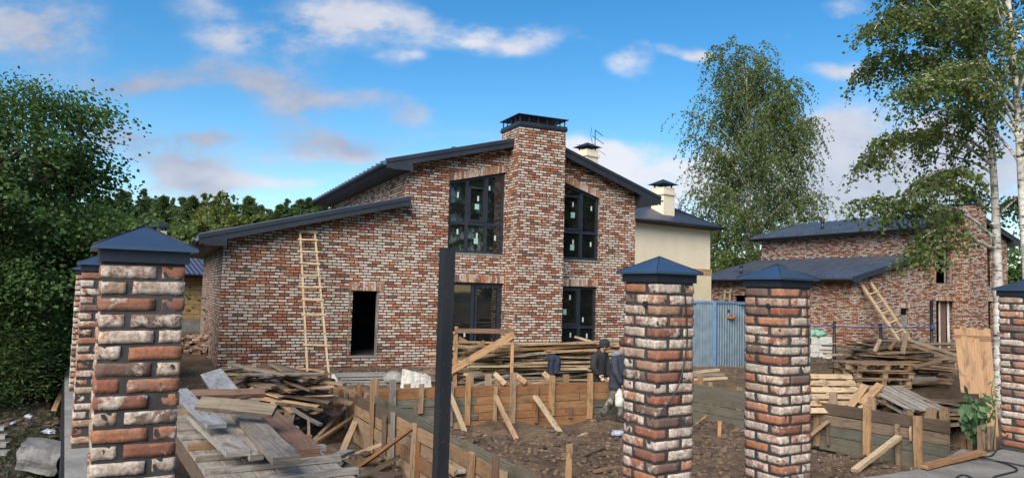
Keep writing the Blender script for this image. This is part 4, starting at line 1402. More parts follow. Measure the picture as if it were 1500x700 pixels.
pboard(345, 582, .44, 372, 569, .52, .10, .04, W_USED, 'short tan board end poking out behind the heap')
# batten panel under the heap
pa = pz(238, 604, .24); pb = pz(352, 770, .16)
dd_ = (pb - pa).normalized(); ss = V((-dd_.y, dd_.x, 0)).normalized()
if ss.x < 0: ss = -ss
proot = empty('batten_panel', pa, 0, 'wooden panel of pale boards with cross battens under the weathered heap', 'wooden panel')
LP = (pb - pa).length
for k in range(6):
    mb = MB(); o_ = ss * (.07 + k * .158); mb.plank(pa + o_ - dd_ * .4, pb + o_, .148, .028, (0, 0, 1), 8, .003); part(mb, 'panel_board', W_PGREY, proot)
for k in range(10):
    q = pa + dd_ * (LP * (k + .2) / 9.5 - .25) + V((0, 0, .038)); mb = MB(); mb.plank(q - ss * .02, q + ss * .98, .075, .04, (0, 0, 1)); part(mb, 'batten', random.choice((W_USED, W_PGREY, W_PGREY)), proot)
for o_ in (0.02, .95):
    mb = MB(); mb.plank(pa + ss * o_ - dd_ * .4 + V((0, 0, -.09)), pb + ss * o_ + V((0, 0, -.09)), .05, .13, (0, 0, 1)); part(mb, 'edge_beam', W_DARK, proot)
# rubbish timber that carries the panel and slopes down behind it
c = pz(330, 640, .0)
spots = layered(V((-2.15, 5.4, 0)), R(-60), 26, .62, .5, -.30, .075, 6, .5, .06, 1.0)
heap('heap_board', 'dark damp board crammed in the heap below the weathered boards', 'board', 'dark boards under the weathered heap', spots, [W_DARK, W_DARK, W_USED], (.9, 1.9), (.10, .2), (.03, .06))
cj = pz(412, 600, -.5)
spots = layered(V((cj.x, cj.y + .3, 0)), R(-25), 64, .95, .55, -.52, .075, 7, .55, .12, .93)
heap('scrap_board', 'dark scrap board in the jumbled pile between the weathered boards and the tall ladder', 'board', 'scrap boards piled before the ladder', spots, [W_DARK, W_DARK, W_DARK, W_USED, W_GREY, W_FRESH], (.6, 1.7), (.08, .18), (.02, .05))
cj = pz(372, 556, -.5)
spots = layered(V((cj.x, cj.y, 0)), R(10), 22, .5, .6, -.50, .07, 5, .3, .05, .9)
heap('scrap_board', 'paler scrap board in the low pile at the foot of the brick wall', 'board', 'paler scrap at the wall foot', spots, [W_USED, W_GREY, W_PALE, W_DARK], (.7, 1.8), (.08, .18), (.02, .05))
cj = pz(468, 690, -.5)
spots = layered(V((cj.x, cj.y, 0)), R(-35), 16, .35, .25, -.80, .08, 5, .35, .08, .95)
heap('scrap_board', 'scrap board in the loose pile left of the braced outer formwork', 'board', 'scrap boards left of the outer formwork', spots, [W_GREY, W_DARK, W_USED, W_PGREY], (.6, 1.5), (.08, .17), (.02, .05))
spots = layered(V((pz(452, 688, -.3).x, pz(452, 688, -.3).y, 0)), R(-48), 26, .45, .35, -.60, .08, 5, .45, .10, .95)
heap('heap_board', 'dark board in the gap right of the thick reddish board', 'board', 'dark boards right of the weathered heap', spots, [W_DARK, W_DARK, W_GREY, W_USED], (.7, 1.6), (.08, .18), (.025, .06))
for x0, y0, z0, x1, y1, z1, w, mt_, lab in ((458, 667, .02, 496, 678, -.10, .11, W_PGREY, 'pale board end sticking out past the thick reddish board'), (440, 684, .06, 514, 696, -.10, .17, W_PGREY, 'wide pale board lying low in front of the braced formwork'), (470, 700, .05, 520, 690, -.05, .10, W_GREY, 'grey board at the lower picture edge in front of the braced formwork'), (400, 590, .1, 470, 600, -.1, .08, W_USED, 'tan board poking out of the jumbled scrap behind the widest grey board'), (446, 690, .0, 512, 660, -.2, .12, W_PGREY, 'pale board lying level in front of the loose scrap pile'), (449, 672, -.1, 500, 668, -.25, .09, W_USED, 'tan board lying on the loose scrap pile beside the thick reddish board'),
                                            (452, 654, -.3, 452, 615, -.2, .03, W_USED, 'thin upright stick between the scrap piles'), (428, 598, -.25, 470, 622, -.35, .05, W_GREY, 'narrow grey board slanting off the dark jumbled pile')):
    pboard(x0, y0, z0, x1, y1, z1, w, .035, mt_, lab)

# brick stack on the left beside the house
bt = MB(); bt.box(-.125, -.06, -.0325, .125, .06, .0325); b0 = bt.build('loose_brick', MB_BRICK)
bc = pz(281, 519, -.55); first = True
for k in range(84):
    lay = k // 12; i = k % 12
    o = b0 if first else b0.copy()
    if not first: COL.objects.link(o)
    first = False
    q = (i % 6 - 2.5) * .27 * (1 - .05 * lay) + random.uniform(-.05, .05)
    o.location = bc + V((q, (i // 6) * .22 + random.uniform(-.06, .06) + lay * .03, .04 + lay * .078))
    o.rotation_euler = (random.gauss(0, .15), random.gauss(0, .15), random.choice((0, R(90), R(30))) + random.gauss(0, .25))
    tag(o, 'loose brick in the rough stack beside the house corner, before the yellow brick wall', 'brick', 'bricks in the rough stack')

# stone, plank and litter on the overgrown strip at left
def rock(name, loc, size, mat, label, cat, seed, rz=0):
    bm = bmesh.new(); bmesh.ops.create_cube(bm, size=2)
    bmesh.ops.subdivide_edges(bm, edges=bm.edges[:], cuts=7, use_grid_fill=True)
    for v in bm.verts:
        p = v.co.copy(); n_ = p.normalized()
        p = p * .78 + n_ * .30
        p += mnoise.noise_vector(p * 1.1 + V((seed, 0, 0))) * .22 + mnoise.noise_vector(p * 4 + V((seed, 3, 0))) * .05
        v.co = V((p.x * size[0], p.y * size[1], p.z * size[2]))
    me = bpy.data.meshes.new(name); bm.to_mesh(me); bm.free(); me.materials.append(mat)
    o = bpy.data.objects.new(name, me); COL.objects.link(o); o.location = loc; o.rotation_euler = (.1, .22, rz)
    return tag(o, label, cat)


sp = pz(50, 690, -.35)
rock('stone_block', V((sp.x, sp.y + .1, -.22)), (.19, .17, .12), M_STONE, 'pale angular stone block on the dark ground at lower left', 'stone', 2, R(20))
for i, (x, y, s_, lab) in enumerate(((57, 560, .11, 'long blue plastic scrap on the dark soil, the farther one'), (42, 612, .085, 'small blue white plastic scrap on the dark soil above the stone block'), (20, 622, .06, 'tiny pale plastic scrap at the left picture edge'), (72, 634, .12, 'torn pale plastic strip right of the stone block'))):
    o = cloth_blob('plastic_scrap', pz(x, y, -.38) + V((0, 0, .02)), (s_, s_ * .5, .03), M_PLAST, lab, 'litter', 20 + i, 3, .5, 2.5); o.rotation_euler = (0, 0, random.uniform(0, 3))
mb = MB(); mb.plank(pz(79, 602, -.38) + V((0, 0, .02)), pz(92, 578, -.36) + V((0, 0, .10)), .07, .03); tag(mb.build('loose_board', W_FRESH), 'short fresh board leaning at the dark membrane of the footing', 'board')
for k in range(4):
    q = pz(2 + k * 1.5, 630 + k * 12, -.40); mb = MB(); mb.box(-.22, -.05, 0, .05, .05, .05); o = mb.build('paving_slab', M_CONC); o.location = q; o.rotation_euler = (0, 0, R(8)); tag(o, 'small grey paving slab in the row at the left picture edge', 'slab', 'paving slabs at the left edge')
o = cloth_blob('plastic_bag', pz(905, 636, G_PIT) + V((0, 0, .02)), (.13, .09, .06), M_PLAST, 'pale plastic bag on the mud by the workers\' feet', 'litter', 31, 3, .4)

# ---- blue corrugated shed
M_CORR = simple('blue_grey_corrugated_steel', (.15, .205, .25), .45, .3, .22, 3)
M_BLUE = simple('blue_painted_steel', (.09, .165, .29), .45, .1, .2, 4)
cs = pdep(1047, 540, 22.6); zt = pdep(1047, 441, 22.6).z; zb_ = -.68
sroot = empty('corrugated_shed', (cs.x, cs.y, zb_), 0, 'blue corrugated steel shed between the two pillars right of centre', 'shed')
Hs = zt - zb_
u1 = (pdep(1005, 540, 23.1) - cs); u1.z = 0; L1 = u1.length; u1.normalize()
u2 = (pdep(1098, 540, 23.3) - cs); u2.z = 0; L2 = u2.length; u2.normalize()
def corrugated(u, L, outn):
    mb = MB(); pr = []
    x = 0.0; k = 0
    while x < L:
        for dx, h in ((0, 0), (.025, .022), (.055, .022), (.08, 0)):
            pr.append((x + dx, h))
        x += .105
    for i in range(len(pr) - 1):
        a0 = u * pr[i][0] + outn * pr[i][1]; a1 = u * pr[i + 1][0] + outn * pr[i + 1][1]
        mb.add([a0 + V((0, 0, .06)), a1 + V((0, 0, .06)), a1 + V((0, 0, Hs - .03)), a0 + V((0, 0, Hs - .03))], [(0, 1, 2, 3)])
    return mb
n1 = V((u1.y, -u1.x, 0)); n1 = n1 if n1.y < 0 else -n1
n2 = V((u2.y, -u2.x, 0)); n2 = n2 if n2.y < 0 else -n2
corrugated(u1, L1, n1).build('side_panel', M_CORR, sroot, False)
corrugated(u2, L2, n2).build('front_panel', M_CORR, sroot, False)
mb = MB(); mb.plank(V((0, 0, .0)) + n1 * .0, V((0, 0, Hs)), .11, .10, n1); mb.build('corner_post', M_BLUE, sroot)
for u, L, nn in ((u1, L1, n1), (u2, L2, n2)):
    mb = MB(); mb.plank(u * .06 + V((0, 0, Hs - .03)), u * L + V((0, 0, Hs - .03)), .08, .07, (0, 0, 1)); mb.build('top_rail', M_BLUE, sroot)
    mb = MB(); mb.plank(u * .06 + V((0, 0, .04)), u * L + V((0, 0, .04)), .08, .07, (0, 0, 1)); mb.build('bottom_rail', M_FASC, sroot)
mb = MB(); mb.plank(u1 * L1 * .98 + (u2 * L2) * .5 * 0 + V((0, 0, Hs - .06)), u2 * L2 * .98 + V((0, 0, Hs - .06)), .5, .03); mb.build('shed_roof', M_CORR, sroot)
# back of the shed closes it
mb = MB(); bq = u1 * L1 + u2 * L2
mb.quad(u1 * L1, bq, bq + V((0, 0, Hs - .04)), u1 * L1 + V((0, 0, Hs - .04))); mb.quad(u2 * L2, bq, bq + V((0, 0, Hs - .04)), u2 * L2 + V((0, 0, Hs - .04)))
mb.build('rear_panel', M_CORR, sroot)
oc = pplane(1068, 463, cs, n2) + n2 * .07
oroot = empty('wooden_ornament', oc, 0, 'small brown wooden bird feeder hung on the blue shed wall', 'ornament')
mb = MB(); bm_pts = [V((-.17, 0, .02)), V((-.1, 0, -.03)), V((0, 0, -.05)), V((.1, 0, -.03)), V((.17, 0, .02))]
mb.tube(bm_pts, [.02, .05, .06, .05, .02], 8); mb.build('dish', W_ORNG, oroot)
mb = MB(); mb.tube([V((0, 0, -.02)), V((.01, 0, .06)), V((.03, 0, .11))], [.05, .045, .02], 8); mb.build('perch', W_ORNG, oroot)
mb = MB(); mb.box(-.09, .01, .12, -.02, .04, .20); mb.build('hook_plate', M_POST, oroot)

# pale block stack with green wrap
q0 = pdep(1210, 522, 23.5)
k = 0
for lz in range(4):
    for ly in range(2):
        for lx in range(2):
            mb = MB(); mb.box(0, 0, 0, .40, .245, .24); o = mb.build('aerated_block', M_WHITEC); o.location = (q0.x - .62 + lx * .41, q0.y + ly * .26, -.60 + lz * .25 + .0)
            o.rotation_euler = (0, 0, random.uniform(-.03, .03)); tag(o, 'white aerated concrete block in the stack right of the pillar before the blue shed', 'block', 'aerated blocks in a stack')
M_GREENW = simple('green_wrap_film', (.16, .33, .24), .4, var=.4, scale=8)
cloth_blob('wrap_film', V((q0.x - .30, q0.y + .2, .46)), (.38, .26, .14), M_GREENW, 'crumpled green wrapping film on top of the white block stack', 'film', 12, 4, .35)

# posts and blue tape
posts = []
for px, y0, lab in ((1222, 470, 'thin black post with blue tape, beside the white block stack'), (1290, 474, 'short thin black post with blue tape, below the slanting pale ladder'), (1364, 440, 'tall thin black post with blue tape, before the far doorway')):
    a = pdep(px, y0, 16.2); mb = MB(); mb.tube([(0, 0, -1.2 - a.z + 0), (0, 0, 0)], .035, 8); o = mb.build('tape_post', M_POST); o.location = a
    tag(o, lab, 'post'); posts.append(a)
M_TAPE = simple('blue_tape', (.04, .09, .24), .6, var=.2)
tp = [pdep(1180, 478, 16.2), pdep(1222, 476.5, 16.2), pdep(1255, 479, 16.2), pdep(1290, 478, 16.2), pdep(1330, 480, 16.2), pdep(1364, 478, 16.2)]
mb = MB()
for a, b_ in zip(tp[:-1], tp[1:]): mb.plank(a + V((0, -.045, 0)), b_ + V((0, -.045, 0)), .004, .022, (0, 0, 1), 4, .004)
tag(mb.build('warning_tape', M_TAPE), 'blue tape strung between the thin black posts', 'tape')
cloth_blob('tape_knot', tp[-1] + V((0, -.05, -.02)), (.045, .04, .075), M_TAPE, 'knot of blue tape tied round the tall thin post', 'tape', 8, 3, .3)

# ---- pallets
def pallet(label, loc, rot, mat, group=None):
    root = empty('pallet', loc, 0, label, 'pallet', group); root.rotation_euler = rot
    for i in range(6):
        mb = MB(); y = -.36 + i * .144; mb.plank((-.6, y, .133), (.6, y, .133), .105, .022, (0, 0, 1), 4, .003); mb.build('deck_board', mat, root)
    for x in (-.53, 0, .53):
        mb = MB(); mb.plank((x, -.4, .111), (x, .4, .111), .1, .022); mb.build('cross_board', mat, root)
        for y in (-.33, 0, .33):
            mb = MB(); mb.box(x - .05, y - .06, .022, x + .05, y + .06, .099); mb.build('block', W_USED, root)
    for y in (-.33, 0, .33):
        mb = MB(); mb.plank((-.6, y, .011), (.6, y, .011), .1, .022); mb.build('bottom_board', mat, root)
    return root


ps = pdep(1277, 560, 14.6)
proto = None
for k in range(6):
    loc = V((ps.x + random.uniform(-.06, .06), ps.y + random.uniform(-.06, .06), -.52 + k * .148))
    rot = (random.uniform(-.015, .015), random.uniform(-.02, .02), R(12) + random.uniform(-.12, .12))
    if proto is None: proto = pallet('worn wooden pallet in the tall stack before the plank pile', loc, rot, W_USED, 'pallets in the tall stack')
    else:
        c_ = copy_tree(proto); c_.location = loc; c_.rotation_euler = rot
tp_ = pz(1226, 596, -.30)
pallet('pale pallet propped up on edge against the stack, its slats facing out', V((tp_.x, tp_.y + .45, -.20)), (R(48), 0, R(8)), W_PALE)
tp_ = pdep(1330, 596, 12.9)
pallet('pallet with whitish slats lying tilted behind the right formwork', V((tp_.x, tp_.y + .15, -.24)), (Matrix.Rotation(R(11), 3, 'X') @ Matrix.Rotation(R(4), 3, 'Y') @ Matrix.Rotation(R(100), 3, 'Z')).to_euler(), W_PGREY)
c = pdep(1318, 530, 16.4); c.z = 0
heap('pile_board', 'tan board in the big plank pile behind the pallets', 'board', 'boards in the big plank pile at right',
     layered(c, R(12), 84, .85, .8, -.20, .085, 8, .26, .07, .95), [W_FRESH, W_USED, W_PALE, W_GREY, W_FRESH, W_DARK], (1.0, 2.6), (.09, .15), (.02, .045))
c = pdep(1385, 585, 13.3); c.z = 0
heap('pile_board', 'board in the dark low pile beside the leafy weed', 'board', 'boards in the dark low pile',
     layered(c, R(8), 30, .5, .35, -.52, .08, 6, .2, .05, .92), [W_DARK, W_USED, W_FRESH, W_GREY], (.8, 1.7), (.10, .16), (.03, .06))
for x0, y0, Y0, x1, y1, Y1, w, mt_, lab in ((1330, 497, 15.6, 1412, 523, 15.2, .055, W_PALE, 'long pale board sloping down to the right, topmost on the big plank pile'), (1334, 505, 15.4, 1412, 530, 15.1, .055, W_USED, 'long tan board sloping down to the right just below the pale one'),
                                            (1281, 515, 15.2, 1290, 497, 15.2, .07, W_PALE, 'short pale stick standing up out of the big plank pile'), (1303, 512, 15.2, 1312, 500, 15.2, .07, W_USED, 'short tan stick standing up beside the pale stick in the plank pile'),
                                            (1322, 518, 15.0, 1328, 488, 15.0, .08, W_USED, 'short upright board below the foot of the slanting ladder'),
                                            (1262, 592, 13.0, 1290, 563, 13.2, .14, W_FRESH, 'broad fresh board leaning on the stack beside the propped pallet'), (1245, 596, 13.1, 1268, 564, 13.3, .13, W_USED, 'grey brown board leaning next to the propped pallet'),
                                            (1258, 598, 12.8, 1276, 592, 12.8, .07, W_PALE, 'small pale board piece at the foot of the leaning boards'), (1335, 556, 13.6, 1372, 554, 13.5, .10, W_GREY, 'thick grey timber lying on the stack before the soil heap'),
                                            (1338, 538, 14.2, 1377, 529, 14.4, .10, W_USED, 'round topped timber sloping up beside the pallet stack')):
    mb = MB(); mb.plank(pdep(x0, y0, Y0), pdep(x1, y1, Y1), w, .045, (.05, -.3, .95)); tag(mb.build('loose_board', mt_), lab, 'board')
# bare board sheet
bs0 = pdep(1408, 578, 12.0); bs1 = pdep(1462, 580, 11.7)
sroot2 = empty('board_sheet', V(((bs0.x + bs1.x) / 2, (bs0.y + bs1.y) / 2, -.55)), 0, 'upright sheet of bare brown boards behind the rightmost pillar', 'board sheet')
ztop = pdep(1430, 482, 11.9).z; bd_ = (bs1 - bs0); BSN = V((bd_.y, -bd_.x, 0)).normalized()
for k in range(6):
    q = bs0.lerp(bs1, (k + .5) / 6); w = (bs1 - bs0).xy.length / 6
    zt_ = ztop + random.uniform(-.02, .03) + (.05 if k == 1 else 0); z0_ = (pdep(1430, 577, 11.9).z + random.uniform(-.05, .05)) if k < 4 else -.5
    mb = MB(); mb.plank(V((q.x, q.y, z0_)), V((q.x, q.y + .16, zt_)), w + .003, .022, BSN, 5, .001); part(mb, 'board', W_PLYW, sroot2)
for z in (.55, 1.0):
    mb = MB(); mb.plank(V((bs0.x, bs0.y + .14, z)), V((bs1.x, bs1.y + .14, z)), .08, .03, BN); part(mb, 'batten', W_USED, sroot2)

# ---- mud clods, chips and leaves in the pit and yard
def scatter(name, label, n, region, mat, smin, smax, flat, seed, chips=False):
    rr = np.random.default_rng(seed); vs = []; fs = []; k = 0
    bmi = bmesh.new(); bmesh.ops.create_icosphere(bmi, subdivisions=1 if chips else 2, radius=1); bmi.verts.index_update()
    base = np.array([v.co[:] for v in bmi.verts]); tri = np.array([[v.index for v in f.verts] for f in bmi.faces]); bmi.free(); nb_ = len(base)
    px, py_ = region(rr, n)
    pzv, _ = terrain_z(px, py_)
    for x, y, z in zip(px, py_, pzv):
        s = rr.uniform(smin, smax) ** 1.0
        sc = np.array([s * rr.uniform(.6, 1.4), s * rr.uniform(.6, 1.4), s * flat])
        if chips: sc = np.array([s * rr.uniform(1.5, 4), s * .45, s * .12])
        a = rr.uniform(0, 6.28); ca, sa = math.cos(a), math.sin(a)
        p = base * sc * rr.uniform(.78, 1.22, (nb_, 1))
        p = np.stack([p[:, 0] * ca - p[:, 1] * sa, p[:, 0] * sa + p[:, 1] * ca, p[:, 2]], 1) + np.array([x, y, z + s * flat * .3])
        vs.append(p); fs.append(tri + k); k += nb_
    o = np_mesh(name, np.concatenate(vs), np.concatenate(fs), mat)
    return tag(o, label, None, None, 'stuff')


def td_region(t0, t1, d0, d1):
    def f(rr, n):
        t = rr.uniform(t0, t1, n); d = rr.uniform(d0, d1, n)
        return C0.x + BF.x * t + AF.x * d, C0.y + BF.y * t + AF.y * d
    return f


def left_region(rr, n):
    a = rr.uniform(2.5, 16, n); b_ = rr.uniform(.3, 3.6, n)
    return P1.x + LD.x * a - sd.x * b_, P1.y + LD.y * a - sd.y * b_


M_CLOD = mat_concrete('mud_clod', (.14, .095, .062)); M_CLOD2 = mat_concrete('dark_mud_clod', (.075, .050, .034))
scatter('mud_clods', 'brown mud clods strewn over the pit floor', 3000, td_region(.5, 11, -14, -7.7), M_CLOD, .008, .045, .75, 1)
scatter('dark_mud_clods', 'dark wet mud clods in the pit', 1500, td_region(.5, 11, -14, -7.9), M_CLOD2, .01, .075, .6, 2)
scatter('yard_clods', 'clods and rubble between the pit and the house', 3600, td_region(-3, 18, -5, -.2), M_CLOD, .010, .045, .7, 3)
scatter('wood_chips', 'pale wood chips and splinters on the mud', 700, td_region(0, 13, -12.3, -.5), W_PALE, .012, .035, .4, 4, True)
scatter('dark_litter', 'dark twigs and dead leaves on the left strip', 3000, left_region, M_CLOD2, .012, .05, .5, 5)
scatter('roots', 'dead brown roots and twigs in the pit mud', 700, td_region(2, 10, -13, -7.6), W_DARK, .02, .055, .4, 6, True)
scatter('bark_strips', 'pale torn bark and splinters in the pit mud', 160, td_region(2, 10, -13, -7.4), W_USED, .02, .05, .4, 7, True)

for x0, y0, x1, y1, w, mt_, lab in ((836, 644, 860, 634, .07, W_PALE, 'small pale board scrap on the pit floor below the rightmost slanting prop'), (795, 676, 828, 672, .09, W_USED, 'flat tan board scrap half sunk in the mud beside the taller peg'), (700, 636, 742, 638, .05, W_DARK, 'dark stick on the pit floor below the middle slanting prop'),
                                    (852, 668, 884, 655, .05, W_DARK, 'dark stick in the pit mud right of the taller peg'), (870, 690, 905, 683, .08, W_USED, 'tan board scrap in the mud left of the pillar with the hanging cable'), (1050, 668, 1080, 660, .06, W_DARK, 'dark stick in the mud between the two right pillars'), (930, 625, 936, 640, .05, W_USED, 'short board scrap behind the pillar with the hanging cable')):
    mb = MB(); mb.plank(pz(x0, y0, G_PIT + .03), pz(x1, y1, G_PIT + .05), w, .03); tag(mb.build('board_scrap', mt_), lab, 'board')

# ------------------------------------------------------------------ trees and plants
def leaf_quads(c, size, rr, elong=1.6, droop=0.0, up=0.3, dirs=None):
    """rhombic folded leaves: c (N,3), size (N,)"""
    n = len(c)
    if dirs is None:
        ax = rr.normal(size=(n, 3)); ax[:, 2] = ax[:, 2] * .7 - droop
    else:
        ax = dirs + rr.normal(size=(n, 3)) * .35
    ax /= np.linalg.norm(ax, axis=1)[:, None] + 1e-9
    nr = rr.normal(size=(n, 3)); nr[:, 2] += up * 2
    sd_ = np.cross(ax, nr); sd_ /= np.linalg.norm(sd_, axis=1)[:, None] + 1e-9
    L = (size * elong * .5)[:, None]; Wd = (size * .5)[:, None]
    v = np.stack([c - ax * L, c + sd_ * Wd - ax * L * .15, c + ax * L, c - sd_ * Wd - ax * L * .15], 1).reshape(-1, 3)
    f = np.arange(n * 4).reshape(n, 4)
    return v, f


def leaves(name, c, size, mat, parent, rr, **kw):
    c = np.asarray(c, float); s = np.asarray(size, float)
    v, f = leaf_quads(c, s, rr, **kw)
    return np_mesh(name, v, f, mat, parent, False)


def limb_pts(p, d, L, sag, n, rr, wig=.06):
    pts = [V(p)]; d = V(d).normalized(); q = V(p)
    for i in range(n):
        d = (d + V((rr.normal() * wig, rr.normal() * wig, rr.normal() * wig - sag))).normalized()
        q = q + d * (L / n); pts.append(q.copy())
    return pts


def make_birch(name, label, base, H, r0, spread, nl, ntw, lsize, seed, lean=(0, 0), start=.3, hang=(.5, 1.5), leafgap=.055, mat=None, twig_out=.35, group=None, double=None, yellow=0, extra=None, az_bias=None, prof=None):
    rr = np.random.default_rng(seed)
    root = empty(name, base, 0, label, 'tree', group)
    tm = MB(); trunks = []
    def trunk(off, ln, h, r):
        pts = []; 
        for i in range(15):
            k = i / 14
            pts.append(V((off[0] * (1 if k else 1) + ln[0] * h * k ** 1.3 + .05 * math.sin(k * 7 + seed) * h / 10, off[1] + ln[1] * h * k ** 1.3 + .05 * math.cos(k * 5 + seed) * h / 10, h * k - .15)))
        tm.tube(pts, [r * (1 - .93 * (i / 14) ** .85) + .006 for i in range(15)], 10)
        return pts
    trunks.append((trunk((0, 0), lean, H, r0), H))
    if double:
        trunks.append((trunk(double[0], double[1], double[2], r0 * .8), double[2]))
    cpos = []; csz = []; twm = MB()
    prof = prof or (lambda k: (math.sin(math.pi * min(1, (k - start) / (1 - start) * .86 + .12)) ** .8))
    for ti, (pts, h) in enumerate(trunks):
        for i in range(nl):
            k = start + (1 - start) * ((i + rr.uniform(0, .8)) / nl) ** .92
            k = min(k, .99)
            f_ = k * 14; a = int(f_); p = pts[a].lerp(pts[min(a + 1, 14)], f_ - a)
            az = i * 2.4 + rr.uniform(-.6, .6) + ti
            if az_bias is not None and rr.random() < az_bias[1]: az = az_bias[0] + rr.normal() * .7
            L = spread * prof(k) * rr.uniform(.75, 1.12)
            el = .75 + .5 * k + rr.uniform(-.15, .15)
            lp = limb_pts(p, (math.cos(az) * math.cos(el), math.sin(az) * math.cos(el), math.sin(el)), L, .13, 7, rr)
            rb = max(.008, r0 * .32 * (1 - k * .75))
            tm.tube(lp, [rb * (1 - j / 8) + .005 for j in range(8)], 5, False)
            nt_ = max(3, int(ntw * (.35 + .65 * L / spread)))
            for j in range(nt_):
                q = rr.uniform(.22, 1.0) ** .8 * 7; a = min(int(q), 6); s = lp[a].lerp(lp[a + 1], q - a)
                az2 = az + rr.normal() * 1.1
                TL = rr.uniform(*hang) * (.6 + .4 * L / spread)
                tp = limb_pts(s, (math.cos(az2) * twig_out * 2, math.sin(az2) * twig_out * 2, rr.uniform(-.3, .5)), TL, .42, 6, rr, .10)
                twm.tube(tp, [.007, .006, .005, .004, .004, .003, .002], 3, False)
                nlf = max(3, int(TL / leafgap))
                for _ in range(nlf):
                    q2 = rr.uniform(.08, 1) * 6; a2 = min(int(q2), 5); c = tp[a2].lerp(tp[a2 + 1], q2 - a2)
                    cpos.append((c.x + rr.normal() * .055, c.y + rr.normal() * .055, c.z + rr.normal() * .05 - .03)); csz.append(lsize * rr.uniform(.65, 1.25))
    if extra:
        for lp_, r_ in extra:
            lp = [V(q) - V(base) for q in lp_]
            sm = []
            for i_ in range(len(lp) - 1):
                a0 = lp[max(i_ - 1, 0)]; a1 = lp[i_]; a2 = lp[i_ + 1]; a3 = lp[min(i_ + 2, len(lp) - 1)]
                for q_ in range(4):
                    t = q_ / 4; sm.append(.5 * ((2 * a1) + (a2 - a0) * t + (2 * a0 - 5 * a1 + 4 * a2 - a3) * t * t + (3 * a1 - a0 - 3 * a2 + a3) * t ** 3))
            sm.append(lp[-1]); n_ = len(sm)
            tm.tube(sm, [r_ * (1 - .85 * i_ / n_) for i_ in range(n_)], 6, False)
            L = sum((sm[i_ + 1] - sm[i_]).length for i_ in range(n_ - 1))
            for j in range(int(ntw * L / spread * 3.4)):
                q = (.3 + .7 * rr.random()) * (n_ - 1); a = min(int(q), n_ - 2); s = sm[a].lerp(sm[a + 1], q - a)
                az2 = rr.uniform(0, 6.28); TL = rr.uniform(*hang)
                tp = limb_pts(s, (math.cos(az2), math.sin(az2), rr.uniform(-.2, .6)), TL * .8, .32, 6, rr, .12)
                twm.tube(tp, [.006, .005, .004, .004, .003, .003, .002], 3, False)
                for _ in range(max(3, int(TL * .8 / leafgap))):
                    q2 = rr.uniform(.08, 1) * 6; a2 = min(int(q2), 5); c = tp[a2].lerp(tp[a2 + 1], q2 - a2)
                    cpos.append((c.x + rr.normal() * .05, c.y + rr.normal() * .05, c.z + rr.normal() * .045 - .02)); csz.append(lsize * rr.uniform(.65, 1.25))
    tm.build('trunk', M_BIRCH, root, False)
    twm.build('twigs', M_BARK, root, False)['kind'] = 'stuff'
    cpos = np.array(cpos); csz = np.array(csz)
    crown = leaves('crown', cpos, csz, mat or L_BIRCH, root, rr, droop=.55, elong=1.35)
    crown['kind'] = 'stuff'
    if yellow:
        ctr = cpos[rr.integers(0, len(cpos), 7)]
        near = np.min(np.linalg.norm(cpos[:, None] - ctr[None], axis=2), axis=1) < .17
        yp = cpos[near & (rr.random(len(cpos)) < yellow)] + rr.normal(size=(1, 3)) * .02
        if len(yp):
            y_ = leaves('yellowed_leaves', yp, np.full(len(yp), lsize * 1.1), L_YEL, root, rr, droop=.5, elong=1.35); y_['kind'] = 'stuff'
    return root


# weeping birch between the two houses
bb = pdep(1098, 436, 55.0)
make_birch('birch_tree', 'tall weeping birch with a full drooping crown between the two houses', V((bb.x, bb.y, -1.0)), 19.6, .28, 6.0, 58, 42, .13, 41, lean=(-.012, 0), start=.12, hang=(1.2, 3.2), leafgap=.115, prof=lambda k: min(1.0, .40 + k * 2.0) * (1 - .50 * max(0, (k - .4) / .6) ** 2.6), double=((.5, .3), (.06, .02), 17.6), twig_out=.40)
# smaller leafy trees at its foot
def bush_tree(name, label, base, H, rad, n, lsize, mat, seed, group=None, cat='tree', flat=.85, lobes=26, tr=.10, z0=.12):
    rr = np.random.default_rng(seed); root = empty(name, base, 0, label, cat, group)
    tm = MB(); pos = []; sz = []
    tm.tube([(0, 0, -.2), (rr.normal() * .05, 0, H * .4), (rr.normal() * .1, .05, H * .88)], [tr, tr * .7, tr * .2], 8)
    for i in range(lobes):
        k = rr.uniform(z0, .97); a = rr.uniform(0, 6.28); q = rad * (1 - abs(k - .45) ** 1.6 * 1.5) * math.sqrt(rr.uniform(.15, 1))
        c = np.array([math.cos(a) * q, math.sin(a) * q, k * H]); s = rad * rr.uniform(.22, .42)
        tm.tube([(0, 0, max(.1, c[2] - q * .7)), tuple(c)], [tr * .3, .008], 5, False)
        m_ = n // lobes
        d = rr.normal(size=(m_, 3)); d /= np.linalg.norm(d, axis=1)[:, None]
        r_ = s * rr.uniform(.3, 1.0, m_) ** .5
        p = c + d * r_[:, None] * np.array([1, 1, flat]) + rr.normal(size=(m_, 3)) * s * .12
        pos.append(p); sz.append(lsize * rr.uniform(.6, 1.3, m_))
    tm.build('trunk', M_BARK, root, False)
    pos = np.concatenate(pos); pos[:, 2] = np.maximum(pos[:, 2], .05)
    cr_ = leaves('crown', pos, np.concatenate(sz), mat, root, rr, droop=.25, elong=1.25); cr_['kind'] = 'stuff'
    return root


